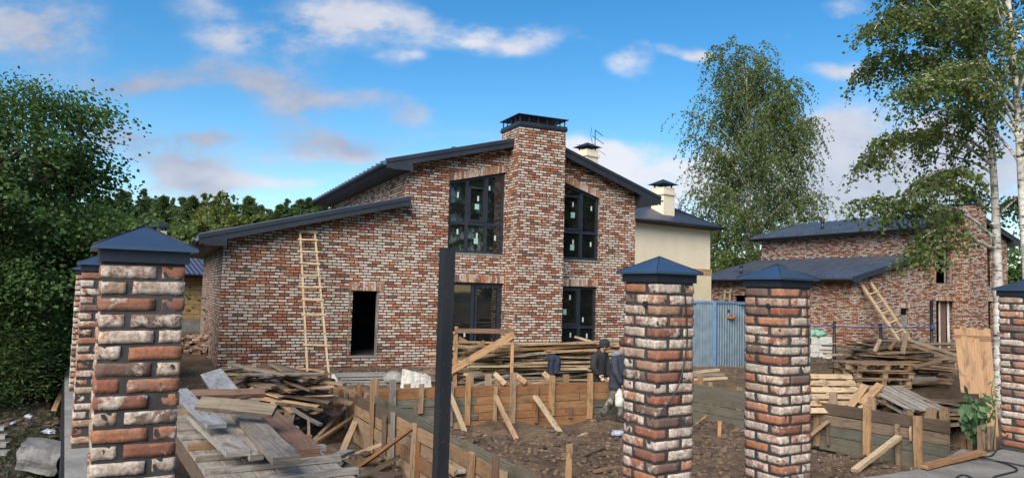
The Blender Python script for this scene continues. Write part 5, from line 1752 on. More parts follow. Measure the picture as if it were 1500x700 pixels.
for i, (px, Y, H, rad, mt_, lab) in enumerate(((1052, 53.5, 7.0, 2.3, L_BIRCH, 'bushy light green tree at the foot of the weeping birch, by the cream wall'), (1085, 55, 5.6, 2.2, L_MAPLE, 'darker bushy tree behind the left end of the low seam roof'), (1022, 56, 8.4, 2.2, L_BIRCH, 'pale green young tree behind the roof of the cream house'))):
    b_ = pdep(px, 436, Y); bush_tree('leafy_tree', lab, V((b_.x, b_.y, -1)), H, rad, 9000, .15, mt_, 60 + i)
# bare spindly tree beyond the cream house
b_ = pdep(993, 436, 52); rr_ = np.random.default_rng(5)
broot = empty('bare_tree', (b_.x, b_.y, -1), 0, 'thin nearly bare tree top right of the near cream chimney', 'tree')
mb = MB(); mb.tube([(0, 0, 0), (.1, 0, 5), (0, 0, 9.6)], [.12, .08, .01], 6); tw = MB()
for i in range(40):
    z = 4 + 5.5 * i / 40; a = i * 2.4; L = (9.9 - z) * .32 + .3
    mb.tube(limb_pts((.05, 0, z), (math.cos(a), math.sin(a), .9), L, -.02, 4, rr_, .1), [.03, .025, .02, .015, .01], 4, False)
mb.build('trunk', M_BARK, broot, False)

# near birches at right
nb0 = pdep(1468, 500, 13.6); zb0 = gz(nb0.x, nb0.y)
nbx = V((nb0.x, nb0.y, zb0))
Y0 = 13.6
lim = lambda *pts: [pdep(x, y, Y0 + dy) for x, y, dy in pts]
extra = [(lim((1452, 345, 0), (1420, 318, -.2), (1375, 305, -.4), (1335, 300, -.6), (1290, 290, -.8), (1265, 295, -.9)), .035), (lim((1449, 310, 0), (1425, 285, .3), (1400, 270, .5), (1360, 262, .6)), .028),
         (lim((1455, 365, 0), (1415, 345, -.5), (1380, 335, -.7), (1350, 350, -.9), (1340, 375, -1.0)), .03), (lim((1450, 240, 0), (1400, 205, -.3), (1340, 195, -.5), (1290, 205, -.7), (1275, 240, -.8)), .032),
         (lim((1447, 180, 0), (1400, 115, .2), (1340, 85, .2), (1290, 80, .2), (1272, 110, .2)), .035), (lim((1446, 120, 0), (1400, 60, -.4), (1340, 30, -.6), (1300, 20, -.7), (1280, 45, -.8)), .035),
         (lim((1446, 90, 0), (1410, 20, .5), (1360, -20, .8), (1310, -10, .9)), .03), (lim((1452, 330, 0), (1478, 300, .4), (1500, 290, .6), (1530, 300, .8)), .03), (lim((1448, 280, 0), (1420, 255, -.6), (1385, 250, -.9), (1350, 265, -1.1), (1330, 300, -1.2)), .028)]
lean_x = (pdep(1441, 0, Y0).x - nb0.x)
Hn = 10.2
make_birch('birch_tree', 'white trunked birch standing before the farther house, its branches reaching left', nbx, Hn, .105, 2.6, 40, 24, .056, 43, lean=(-.035, .0), start=.44, hang=(.35, 1.0), leafgap=.030, extra=extra, yellow=.5, az_bias=(math.pi, .55), twig_out=.4)
nb1 = pdep(1520, 470, 12.4); zb1 = gz(nb1.x, nb1.y)
Y1 = 12.4
lim1 = lambda *pts: [pdep(x, y, Y1 + dy) for x, y, dy in pts]
extra1 = [(lim1((1490, 130, 0), (1440, 95, -.2), (1390, 100, -.4), (1350, 110, -.6)), .032), (lim1((1497, 60, 0), (1460, 10, .1), (1410, 5, .1), (1370, 15, .1)), .03), (lim1((1485, 160, 0), (1445, 115, -.4), (1400, 120, -.6), (1360, 118, -.8), (1330, 135, -.8)), .03), (lim1((1495, 200, 0), (1470, 160, .3), (1430, 150, .5), (1400, 165, .6)), .026)]
make_birch('birch_tree', 'leaning birch cut by the right picture edge, with long arching branches', V((nb1.x, nb1.y, zb1)), 9.6, .115, 2.4, 32, 20, .058, 47, lean=(-.055, .0), start=.45, hang=(.35, 1.0), leafgap=.032, extra=extra1, yellow=.35, az_bias=(math.pi * .9, .4), twig_out=.4)

# trees closing the right edge behind the farther house
for i, (px, Y, H, rad, mt_, lab) in enumerate(((1500, 47, 6.4, 2.6, L_MAPLE, 'dark bushy tree right of the farther house'), (1540, 54, 9.5, 3.2, L_BIRCH, 'taller green tree cut by the right edge beyond the farther house'))):
    b_ = pdep(px, 440, Y); bush_tree('leafy_tree', lab, V((b_.x, b_.y, -1.2)), H, rad, 9000, .16, mt_, 70 + i)

# big maple at left
def make_maple(label, base, seed, H, rad, ncl, per, lsize):
    rr = np.random.default_rng(seed); root = empty('maple_tree', base, 0, label, 'tree')
    tm = MB(); tm.tube([(0, 0, -.3), (.06, .03, H * .3), (-.05, .05, H * .6), (.0, 0, H * .92)], [.22, .17, .10, .02], 10)
    pos = []; sz = []; dr = []
    lob = []
    for i in range(30):
        k = rr.uniform(.12, .97); a = i * 2.4 + rr.uniform(-.4, .4)
        env = rad * (math.sin(math.pi * (k * .80 + .17)) ** .75) * rr.uniform(.72, 1.04)
        lob.append((k, a, env * rr.uniform(.62, .95), rr.uniform(.28, .46)))
    for i in range(ncl):
        k, a, q0_, s0 = lob[i % 30]
        c = np.array([math.cos(a) * q0_, math.sin(a) * q0_, .06 * H + k * H * .90 - .06 * q0_]) + rr.normal(size=3) * s0 * np.array([.9, .9, .62])
        q = math.hypot(c[0], c[1]); a = math.atan2(c[1], c[0])
        if i % 3 == 0:
            tm.tube(limb_pts((0, 0, max(.4, c[2] - q * .75)), (c[0], c[1], q * .75), math.hypot(q, q * .75), .02, 4, rr, .04), [.035, .028, .02, .013, .006], 5, False)
        # flat sprays of overlapping leaves, tipping down at the outside
        s = rr.uniform(.20, .50); m_ = int(per * s * 2.6)
        d = rr.normal(size=(m_, 3)) * np.array([s, s, s * .30]); d[:, 2] -= .35 * (d[:, 0] ** 2 + d[:, 1] ** 2)
        out = np.array([math.cos(a), math.sin(a), -.55])
        pos.append(c + d); sz.append(lsize * rr.uniform(.55, 1.25, m_)); dr.append(np.repeat(out[None], m_, 0) + d * np.array([.9, .9, .2]))
    tm.build('trunk', M_BARK, root, False)
    pos = np.concatenate(pos); v, f = leaf_quads(pos, np.concatenate(sz), rr, elong=1.15, up=.6, dirs=np.concatenate(dr))
    cr_ = np_mesh('crown', v, f, L_MAPLE, root, False); cr_['kind'] = 'stuff'
    return root


mb_ = pdep(38, 440, 14.0)
make_maple('large dark maple rising at the left edge above the conifers', V((mb_.x, mb_.y, -.5)), 81, 6.15, 1.78, 560, 120, .07)
mb_ = pdep(-80, 440, 12.0)
make_maple('second dark maple mostly outside the left edge', V((mb_.x, mb_.y, -.5)), 82, 5.2, 1.8, 420, 110, .062)

# feathery conifers of the left hedge
def make_conifer(label, base, seed, H, rad, n, group=None, lsize=.05, name='conifer_shrub', mat=None, tm_mat=None, cat='shrub', top=.9, low=.0, droop=.1):
    rr = np.random.default_rng(seed); root = empty(name, base, 0, label, cat, group)
    tm = MB(); tm.tube([(0, 0, -.2), (.02, 0, H * .5), (0, 0, H)], [rad * .06 + .03, rad * .04 + .02, .01], 7)
    pos = []; dr = []; sz = []
    nb = int(n / 42)
    for i in range(nb):
        k = low + (1 - low) * rr.uniform(0, 1) ** 1.15; a = rr.uniform(0, 6.28)
        env = rad * ((1 - (k - low) / (1 - low)) ** top) * (1 + .25 * rr.normal() * .6) + .04 * rad
        tipz = k * H + env * (.35 - droop * 2)
        out = np.array([math.cos(a), math.sin(a), .45 - droop * 3])
        out /= np.linalg.norm(out)
        tt = rr.uniform(.25, 1, 42) ** .6
        line = np.array([0, 0, k * H])[None] + out[None] * (env * tt)[:, None]
        spread_ = .10 * env + .03
        pos.append(line + rr.normal(size=(42, 3)) * spread_ * np.array([1, 1, .6]))
        dr.append(np.repeat(out[None], 42, 0) + rr.normal(size=(42, 3)) * .5); sz.append(lsize * rr.uniform(.6, 1.4, 42))
        if i % 7 == 0: tm.tube([(0, 0, k * H), tuple(np.array([0, 0, k * H]) + out * env * .8)], [.012 + rad * .01, .004], 4, False)
    tm.build('trunk', tm_mat or M_BARK, root, False)
    pos = np.concatenate(pos); pos[:, 2] = np.maximum(pos[:, 2], .02)
    v, f = leaf_quads(pos, np.concatenate(sz), rr, elong=4.6, up=.3, dirs=np.concatenate(dr))
    c_ = np_mesh('crown', v, f, mat or L_CONI, root, False); c_['kind'] = 'stuff'
    return root


for i, (px, Y, H, rad, lab) in enumerate(((-35, 11.6, 3.7, 1.25, 'feathery dark conifer at the left edge, nearest of the hedge'), (12, 14.0, 4.1, 1.35, 'feathery conifer of the left hedge standing behind the nearest one'), (48, 17.0, 4.2, 1.35, 'feathery conifer in the middle of the left hedge below the maple'),
                                          (72, 20.0, 4.2, 1.4, 'conifer of the left hedge level with the end of the pillar row'), (90, 24, 4.2, 1.4, 'conifer near the far end of the left hedge'), (112, 29, 4.2, 1.6, 'far conifer closing the left hedge beside the violet roof'))):
    b_ = pdep(px, 430, Y); make_conifer(lab, V((b_.x, b_.y, gz(b_.x, b_.y))), 90 + i, H, rad, 66000 if i < 3 else 26000, None, .017 + .004 * i, top=.6)

# pine wood beyond the houses, every tree its own object
pines = [make_conifer('tall pine in the wood beyond the houses', V((0, 0, 0)), 120 + i, 1.0 * h, r_, 9000, 'pines in the far wood', .15, 'pine_tree', L_PINE, M_PBARK, 'tree', .72, .2, .09) for i, (h, r_) in enumerate(((14, 2.9), (12.5, 2.9), (15.5, 2.7)))]
rr_ = np.random.default_rng(77); used_p = [False] * 3
SKY = [(150, 290), (175, 278), (200, 280), (215, 288), (232, 284), (250, 287), (262, 284), (276, 288), (292, 287), (345, 294), (362, 290), (378, 297), (392, 312), (405, 300), (418, 294), (432, 289), (447, 290), (462, 291), (480, 296), (125, 285), (100, 290), (330, 300), (310, 300), (500, 300), (60, 290)]
for i, (px, ytop) in enumerate(SKY):
    for j in range(2):
        Y = rr_.uniform(72, 98) + j * 12
        b_ = pdep(px + rr_.uniform(-5, 5) + j * 9, 415, Y); zt = pdep(px, ytop + rr_.uniform(-3, 7) + j * 7, Y).z
        k = (i + j) % 3
        src = pines[k]; base_h = (14, 12.5, 15.5)[k]
        if not used_p[k]: o = src; used_p[k] = True
        else: o = copy_tree(src)
        s = (zt + 1.5) / base_h; o.location = (b_.x, b_.y, -1.5); o.scale = (s * rr_.uniform(.8, 1.1), s * rr_.uniform(.8, 1.1), s); o.rotation_euler = (0, 0, rr_.uniform(0, 6.28))
# lit birches in front of the wood
for i, (px, ytop, Y, lab) in enumerate(((319, 279, 66, 'yellow green birch with pale trunk before the pine wood, left of the house roof'), (296, 300, 64, 'smaller yellowing birch before the pine wood'))):
    b_ = pdep(px, 415, Y); zt = pdep(px, ytop, Y).z
    make_birch('birch_tree', lab, V((b_.x, b_.y, -1.5)), zt + 1.5, .14, 2.6, 34, 12, .26, 140 + i, start=.25, hang=(.6, 1.4), leafgap=.13, mat=L_LIGHT, twig_out=.5)
for i, (px, ytop, Y) in enumerate(((285, 322, 58), (345, 318, 60), (362, 312, 62), (268, 330, 56), (300, 325, 56), (378, 318, 64), (212, 318, 60), (190, 322, 60))):
    b_ = pdep(px, 415, Y); zt = pdep(px, ytop, Y).z
    bush_tree('young_tree', 'young pale green tree in front of the pine wood', V((b_.x, b_.y, -1.4)), zt + 1.4, 1.7, 2600, .24, L_LIGHT if i % 3 else L_BIRCH, 160 + i, 'young trees before the wood')

# trees on the neighbouring plot to the right, seen in the window panes
for i, (x, y, H) in enumerate(((17, 13, 10), (21, 10.5, 12), (24.5, 8, 11), (27, 4, 12), (29, 0, 12), (20, 14.5, 11), (31, -4, 12), (24, 12, 13), (33, 2, 13))):
    make_conifer('dark tree on the neighbouring plot opposite the house windows', V((x, y, -.4)), 200 + i, H, 2.6, 5000, 'trees on the neighbouring plot', .30, 'roadside_tree', L_CONI, M_BARK, 'tree', .5, .04, .05)
for i, (x, y, ln) in enumerate(((14.2, 11.3, .05), (15.4, 10.2, .02), (16.8, 9.4, -.03), (18.2, 8.4, .03), (19.4, 7.2, .02), (20.4, 6.2, -.04), (13.4, 12.4, .02))):
    o = empty('roadside_birch', (x, y, -.4), 0, 'slender white birch on the neighbouring plot opposite the house windows', 'tree', 'birches on the neighbouring plot')
    mb = MB(); mb.tube([(0, 0, 0), (ln * 3, 0, 3), (ln * 5, .1, 6.5), (ln * 9, 0, 10)], [.13, .11, .08, .03], 8); mb.build('trunk', M_BIRCH, o, False)

# leafy weed at the right formwork
wp_ = pdep(1428, 600, 10.9)
wroot = empty('leafy_weed', (wp_.x, wp_.y, -.55), 0, 'big leaved green weed hanging over the right formwork beside the pallets', 'plant')
rr_ = np.random.default_rng(9); pos = []; dr = []; st = MB()
hz = pdep(1425, 572, 10.9).z + .55
for i in range(12):
    a = rr_.uniform(0, 6.28); tip = V((math.cos(a) * rr_.uniform(.1, .26), math.sin(a) * .15 - .08, hz * rr_.uniform(.45, 1.0)))
    lp = limb_pts((0, 0, .02), (tip.x * .5, tip.y * .5, tip.z), tip.length, .05, 5, rr_, .05); st.tube(lp, [.012, .011, .01, .008, .006, .004], 5)
    for _ in range(9):
        q = rr_.uniform(.45, 1) * 5; a_ = min(int(q), 4); c = lp[a_].lerp(lp[a_ + 1], q - a_)
        pos.append((c.x + rr_.normal() * .06, c.y + rr_.normal() * .05 - .03, c.z + rr_.normal() * .05)); dr.append((rr_.normal() * .5, -.4, -.8))
st.build('stem', L_WEED, wroot, False)
leaves('foliage', np.array(pos), rr_.uniform(.07, .13, len(pos)), L_WEED, wroot, rr_, elong=1.5, up=.5, dirs=np.array(dr))['kind'] = 'stuff'
wp_ = pdep(1452, 560, 10.6)
wroot = empty('leafy_weed', (wp_.x, wp_.y, -.55), 0, 'thin green climbing shoot before the bare board sheet', 'plant')
st = MB(); lp = [V((0, 0, 0)), V((.02, -.05, .5)), V((-.02, -.03, .9)), V((.02, -.05, pdep(1452, 548, 10.6).z + .55))]; st.tube(lp, [.01, .008, .006, .003], 5); st.build('stem', L_WEED, wroot, False)
pos = [lp[1].lerp(lp[3], k / 22) + V((rr_.normal() * .05, rr_.normal() * .03, 0)) for k in range(23)]
leaves('foliage', np.array([p[:] for p in pos]), np.full(23, .06), L_WEED, wroot, rr_, elong=1.4, up=.5)['kind'] = 'stuff'

# grass and weeds on the strip at left
def grass(name, label, n, region, hmin, hmax, seed, mat):
    rr = np.random.default_rng(seed); x, y = region(rr, n); nn = fbm(x * 1.4, y * 1.4, 3.0); keep = nn > -.1
    x, y = x[keep], y[keep]; z, _ = terrain_z(x, y); m_ = len(x)
    h = rr.uniform(hmin, hmax, m_); a = rr.uniform(0, 6.28, m_); w = rr.uniform(.004, .010, m_)
    bx = np.stack([x, y, z], 1); sx = np.stack([np.cos(a) * w, np.sin(a) * w, np.zeros(m_)], 1)
    tipv = bx + np.stack([rr.normal(size=m_) * .5 * h, rr.normal(size=m_) * .5 * h, h], 1)
    v = np.stack([bx - sx, bx + sx, tipv], 1).reshape(-1, 3); f = np.arange(m_ * 3).reshape(m_, 3)
    tag(np_mesh(name, v, f, mat, None), label, None, None, 'stuff')


grass('grass', 'dark grass tufts on the strip left of the footing', 16000, left_region, .03, .10, 300, L_GRASS)
def weeds_l(rr, n):
    x, y = left_region(rr, n); return x, y
rrw = np.random.default_rng(301); x, y = left_region(rrw, 2600); nn = fbm(x * 1.1, y * 1.1, 7.0); kp = nn > .3; x, y = x[kp], y[kp]; z, _ = terrain_z(x, y)
o = leaves('ground_weeds', np.stack([x, y, z + rrw.uniform(.02, .10, len(x))], 1), rrw.uniform(.03, .07, len(x)), L_GRASS, None, rrw, elong=1.4, up=1.0); tag(o, 'low broad weeds on the strip left of the footing', None, None, 'stuff')
def heap_region(rr, n):
    a = rr.uniform(0, 6.28, n); q = rr.uniform(0, 1.5, n); return hp3.x + np.cos(a) * q, hp3.y + np.sin(a) * q
grass('dry_grass', 'dry yellowish grass on the soil left of the house corner', 5000, heap_region, .03, .10, 302, L_LIGHT)

# ------------------------------------------------------------------ the two workers
M_SKIN = simple('skin', (.24, .125, .085), .6, var=.12, scale=12)
M_BLACK = simple('black_cloth', (.017, .017, .020), .9, var=.5, scale=14)
M_DNAVY = simple('dark_navy_jacket', (.022, .027, .040), .85, var=.5, scale=9)
M_HOOD = simple('grey_blue_hood', (.15, .165, .20), .9, var=.2, scale=14)
M_GLOVE = simple('work_glove', (.50, .42, .28), .85, var=.2, scale=20)
M_HAIR = simple('dark_brown_hair', (.035, .022, .015), .8, var=.3, scale=30)
M_CAMO = mat_camo()
M_BOOT = simple('worn_black_boot', (.016, .014, .013), .7, var=.5, scale=14)


def skin_mesh(name, chains, sub=2):
    """chains: list of [(point, radius), ...]; points shared between chains are welded"""
    vs = []; rs = []; es = []; key = {}
    def vid(p, r_):
        k = tuple(round(q, 4) for q in p)
        if k not in key: key[k] = len(vs); vs.append(V(p)); rs.append(r_)
        return key[k]
    for ch in chains:
        ids = [vid(p, r_) for p, r_ in ch]
        es += list(zip(ids[:-1], ids[1:]))
    me = bpy.data.meshes.new(name); me.from_pydata([tuple(v) for v in vs], es, [])
    o = bpy.data.objects.new(name, me); COL.objects.link(o)
    md = o.modifiers.new('skin', 'SKIN'); md.use_smooth_shade = True; md.branch_smoothing = .5
    if not me.skin_vertices: 
        bpy.context.view_layer.objects.active = o
    for i, sv in enumerate(me.skin_vertices[0].data):
        r_ = rs[i]; sv.radius = r_ if hasattr(r_, '__len__') else (r_, r_); sv.use_root = (i == 0)
    sd2 = o.modifiers.new('sub', 'SUBSURF'); sd2.levels = sub; sd2.render_levels = sub
    dg = bpy.context.evaluated_depsgraph_get(); dg.update()
    me2 = bpy.data.meshes.new_from_object(o.evaluated_get(dg))
    me2.name = name
    bpy.data.objects.remove(o)
    return me2


def mesh_obj(name, me, mat, parent=None):
    if isinstance(me, list):
        bm = bmesh.new()
        for q in me: bm.from_mesh(q)
        m2 = bpy.data.meshes.new(name); bm.to_mesh(m2); bm.free(); me = m2
    me.materials.clear(); me.materials.append(mat)
    me.polygons.foreach_set('use_smooth', np.ones(len(me.polygons), bool))
    o = bpy.data.objects.new(name, me); COL.objects.link(o)
    if parent: o.parent = parent
    return o


def hand_meshes(wrist, d, side, k=1.0):
    """palm and five bent fingers from the wrist along d; side points to the thumb"""
    d = V(d).normalized(); side = (V(side) - d * V(side).dot(d)).normalized(); n_ = d.cross(side)
    out = [skin_mesh('palm', [[(wrist, .026), (wrist + d * .045, (.038, .02)), (wrist + d * .085, (.036, .017))]], 1)]
    for i, (o_, L) in enumerate(((.028, .072), (.010, .080), (-.009, .074), (-.027, .058))):
        b_ = wrist + d * .075 + side * o_
        p1 = b_ + d * L * .45; p2 = p1 + (d * .8 + n_ * .6).normalized() * L * .33; p3 = p2 + (d * .4 + n_ * .9).normalized() * L * .28
        out.append(skin_mesh('finger', [[(b_, .0095), (p1, .009), (p2, .0085), (p3, .007)]], 1))
    b_ = wrist + d * .025 + side * .028; p1 = b_ + (d * .6 + side * .8).normalized() * .035; p2 = p1 + (d * .9 + side * .2 + n_ * .3).normalized() * .03
    out.append(skin_mesh('thumb', [[(b_, .012), (p1, .011), (p2, .008)]], 1))
    return out


def ball(c, sx, sy, sz, rot=None, sub=3):
    bm = bmesh.new(); bmesh.ops.create_icosphere(bm, subdivisions=sub, radius=1)
    for v in bm.verts:
        q = V((v.co.x * sx, v.co.y * sy, v.co.z * sz))
        if rot is not None: q = rot @ q
        v.co = q + V(c)
    me = bpy.data.meshes.new('ball'); bm.to_mesh(me); bm.free(); return me


# --- first worker: black knitted hat, dark jacket, stooping behind the back formwork
Yw = 15.75
J = lambda x, y, dy=0.0: pdep(x, y, Yw + dy)
pel = J(876, 565); bel = J(876, 549); che = J(877.5, 527); nek = J(881.5, 514); hdc = J(885.5, 508.5); hdt = J(886.3, 502.5)
shn = J(871, 520, -.17); shf = J(887, 519.5, .17); eln = J(869, 539, -.24); wrn = J(877.5, 549.5, -.22)
elf = J(890, 540, .10); wrf = J(891, 552, .02)
gzw = gz(pel.x, pel.y)
hpn = pel + V((.0, -.09, -.03)); hpf = pel + V((0, .09, -.03))
knn = V((pel.x + .06, pel.y - .10, (pel.z + gzw) / 2 + .02)); ftn = V((pel.x - .02, pel.y - .10, gzw + .07))
knf = V((pel.x + .08, pel.y + .10, (pel.z + gzw) / 2 + .02)); ftf = V((pel.x + .02, pel.y + .12, gzw + .07))
nose = hdc + V((.125, -.045, -.015))
body = skin_mesh('person', [[(pel, .12), (bel, .125), (che, .135), (nek, .055), (hdc, (.085, .095)), (hdt, (.075, .085))],
                            [(che, .135), (shn, .06), (eln, .045), (wrn, .03)], [(che, .135), (shf, .06), (elf, .045), (wrf, .03)],
                            [(pel, .12), (hpn, .09), (knn, .06), (ftn, .04)], [(pel, .12), (hpf, .09), (knf, .06), (ftf, .04)],
                            [(hdc, (.085, .095)), (nose, .014)]])
w1 = mesh_obj('person', body, M_SKIN)
tag(w1, 'worker in a black knitted hat and dark jacket stooping behind the back formwork', 'person')
mesh_obj('jacket', skin_mesh('jacket', [[(pel + V((0, 0, -.04)), .155), (bel, .18), (che, .19), (nek + V((-.005, 0, .025)), .092)], [(che, .19), (shn, .10), (eln, .076), (wrn, .054)], [(che, .19), (shf, .10), (elf, .076), (wrf, .054)]]), M_BLACK, w1)
mesh_obj('trousers', skin_mesh('trousers', [[(pel + V((0, 0, .02)), .135), (hpn, .105), (knn, .078), (ftn, .055)], [(pel + V((0, 0, .02)), .135), (hpf, .105), (knf, .078), (ftf, .055)]]), M_BLACK, w1)
for f_ in (ftn, ftf): mesh_obj('boot', skin_mesh('boot', [[(f_ + V((-.03, 0, .08)), .058), (f_ + V((-.03, 0, -.03)), .055), (f_ + V((.16, -.02, -.04)), .04)]]), M_BOOT, w1)
mesh_obj('hat', [ball(hdt + V((-.012, 0, .004)), .114, .110, .092), ball(hdt + V((-.012, 0, -.052)), .117, .112, .045)], M_BLACK, w1)
mesh_obj('glove', hand_meshes(wrn, J(881, 553.5, -.22) - wrn, V((.3, 0, 1))), M_GLOVE, w1)
mesh_obj('glove', hand_meshes(wrf, J(892, 558, 0) - wrf, V((.3, 0, 1))), M_GLOVE, w1)
for s_ in (-.035, .035): mesh_obj('eye', ball(hdc + V((.088, -.03 + s_, .012)), .010, .010, .010, None, 1), M_BLACK, w1)
mesh_obj('ear', ball(hdc + V((-.005, -.092, -.01)), .018, .010, .028, None, 2), M_SKIN, w1)

# --- second worker: stepping away to the right in front of the formwork, mostly hidden by the pillar
Yw = 14.7
pel = J(902, 566); bel = J(903, 552); che = J(905, 531); nek = J(908.5, 517); hdc = J(914, 508.5); hdt = J(914.5, 503)
shn = J(899, 523, -.12); shf = J(916, 524, .16); eln = J(902, 545, -.24); wrn = J(911, 563, -.22); elf = J(921, 545, .1); wrf = J(923, 563, 0)
hpn = J(901, 570, -.04); hpf = J(907, 570, .08); knn = J(893, 592, -.03); ann = J(878, 612, -.02); knf = J(911, 592, .10); 
gw = gz(J(908, 612).x, J(908, 612).y)
anf = J(907, 611, .06)
body = skin_mesh('person', [[(pel, .12), (bel, .125), (che, .135), (nek, .055), (hdc, (.085, .095)), (hdt, (.075, .085))],
                            [(che, .135), (shn, .06), (eln, .045), (wrn, .03)], [(che, .135), (shf, .06), (elf, .045), (wrf, .03)],
                            [(pel, .12), (hpn, .09), (knn, .058), (ann, .038)], [(pel, .12), (hpf, .09), (knf, .058), (anf, .038)],
                            [(hdc, (.085, .095)), (hdc + V((.12, .03, -.02)), .014)]])
w2 = mesh_obj('person', body, M_SKIN)
tag(w2, 'worker in camouflage trousers stepping behind the brick pillar with the hanging cable', 'person')
mesh_obj('jacket', skin_mesh('jacket', [[(pel + V((0, 0, -.10)), .165), (pel + V((0, 0, .03)), .165), (bel, .17), (che, .18), (nek + V((0, 0, -.03)), .09)], [(che, .165), (shn, .082), (eln, .064), (wrn, .046)], [(che, .165), (shf, .082), (elf, .064), (wrf, .046)]]), M_DNAVY, w2)
mesh_obj('hood', [ball(nek + V((-.06, -.02, -.01)), .10, .10, .06), ball(nek + V((-.10, -.02, -.06)), .07, .09, .08)], M_HOOD, w2)
mesh_obj('trousers', skin_mesh('trousers', [[(bel + V((0, 0, -.04)), .14), (pel + V((0, 0, .0)), .14), (hpn, .108), (knn, .080), (ann + V((.012, 0, .02)), .062)], [(pel + V((0, 0, .0)), .13), (hpf, .108), (knf, .080), (anf + V((0, 0, .02)), .062)]]), M_CAMO, w2)
for f_ in (ann, anf): mesh_obj('boot', skin_mesh('boot', [[(f_ + V((-.02, 0, .05)), .056), (f_ + V((-.03, 0, -.045)), .052), (f_ + V((.12, -.04, -.07)), .040)]]), M_BOOT, w2)
mesh_obj('hair', [ball(hdt + V((-.012, 0, .012)), .10, .102, .085)], M_HAIR, w2)
mesh_obj('ear', ball(hdc + V((-.01, -.092, -.01)), .018, .010, .028, None, 2), M_SKIN, w2)
w2b = w2.data
bm = bmesh.new(); bm.from_mesh(w2b)
for hm in hand_meshes(wrn, J(913, 572, -.22) - wrn, V((.3, 0, 1))) + hand_meshes(wrf, J(925, 571, 0) - wrf, V((.3, 0, 1))): bm.from_mesh(hm)
bm.to_mesh(w2b); bm.free()
w2b.polygons.foreach_set('use_smooth', np.ones(len(w2b.polygons), bool))
o = cloth_blob('sack', J(907.5, 586, -.26), (.09, .06, .22), M_SACK, 'limp whitish bag held by the worker in camouflage trousers', 'bag', 44, 3, .25)

# ------------------------------------------------------------------ sky, clouds and sun
W = bpy.data.worlds.new('World'); S.world = W; W.use_nodes = True
nt = W.node_tree; N = nt.nodes; Lk = nt.links
bg = N['Background']
SUN_EL, SUN_AZ = R(38), R(200)        # azimuth clockwise from +y: behind the camera, to the left
sky = N.new('ShaderNodeTexSky'); sky.sky_type = 'NISHITA'; sky.sun_disc = False
sky.sun_elevation = SUN_EL; sky.sun_rotation = SUN_AZ; sky.altitude = 100; sky.air_density = 1.0; sky.dust_density = .1; sky.ozone_density = 1.5


def wm(op, a, b_=None, c=None):
    n_ = N.new('ShaderNodeMath'); n_.operation = op
    for i, q in enumerate((a, b_, c)):
        if q is None: continue
        if isinstance(q, (int, float)): n_.inputs[i].default_value = q
        else: Lk.new(q, n_.inputs[i])
    return n_.outputs[0]


tc = N.new('ShaderNodeTexCoord').outputs['Generated']
sp = N.new('ShaderNodeSeparateXYZ'); Lk.new(tc, sp.inputs[0])
yy = wm('MAXIMUM', sp.outputs[1], .04)
cu = wm('DIVIDE', sp.outputs[0], yy); cv = wm('DIVIDE', sp.outputs[2], yy)
cmb = N.new('ShaderNodeCombineXYZ'); Lk.new(cu, cmb.inputs[0]); Lk.new(wm('MULTIPLY', cv, 1.9), cmb.inputs[1])


def wnoise(vec, sc, det, ro, seed=0.0):
    n_ = N.new('ShaderNodeTexNoise'); n_.noise_dimensions = '4D'; n_.inputs['W'].default_value = seed
    n_.inputs['Scale'].default_value = sc; n_.inputs['Detail'].default_value = det; n_.inputs['Roughness'].default_value = ro
    Lk.new(vec, n_.inputs['Vector']); return n_.outputs['Fac']


n_big = wnoise(cmb.outputs[0], 5.0, 7, .56, 2.0)
n_fine = wnoise(cmb.outputs[0], 13.0, 6, .6, 5.0)
wx = wm('MULTIPLY', wm('SUBTRACT', wnoise(cmb.outputs[0], 6.0, 3, .5, 9.0), .5), .12)
cuw = wm('ADD', cu, wx); cvw = wm('ADD', cv, wm('MULTIPLY', wm('SUBTRACT', wnoise(cmb.outputs[0], 6.0, 3, .5, 14.0), .5), .07))
CLOUDS = [  # picture position and half size, thickness, whiteness
    (45, 45, 125, 48, 1.0, .35), (325, 57, 48, 22, 1.0, .55), (300, 8, 45, 20, .8, .5), (418, 48, 46, 32, .75, .35), (525, 30, 80, 42, 1.15, .65),
    (592, 91, 32, 11, .9, .75), (300, 102, 42, 18, .55, .3), (395, 112, 62, 26, .75, .2), (440, 160, 62, 25, .95, .28), (185, 195, 62, 40, .8, .15),
    (272, 250, 70, 38, 1.1, .3), (292, 205, 52, 12, .8, .15), (487, 215, 85, 24, .9, .2), (600, 165, 45, 18, .5, .35), (735, 60, 100, 20, 1.0, .75),
    (918, 86, 38, 28, .85, .85), (1024, 73, 24, 12, .8, .7), (970, 70, 30, 8, .5, .7), (1242, 106, 55, 15, 1.0, .7), (1238, 10, 40, 14, .8, .6), (868, 228, 62, 32, 1.5, 1.0),
    (1260, 225, 120, 62, 1.1, .62), (1245, 295, 120, 50, 1.4, .38), (960, 245, 110, 26, .5, .9), (1420, 250, 120, 80, 1.1, .5), (200, 125, 110, 14, .6, .15), (540, 140, 60, 14, .5, .3), (420, 262, 190, 12, .55, .9), (560, 235, 170, 9, .4, .9), (640, 30, 60, 14, .4, .5), (225, 290, 90, 16, .5, .5), (1000, 290, 130, 40, .6, .95), (1150, 48, 60, 10, .35, .6), (1060, 215, 90, 22, .4, .9), (690, 200, 70, 16, .4, .6)]
dens = None; whit = None
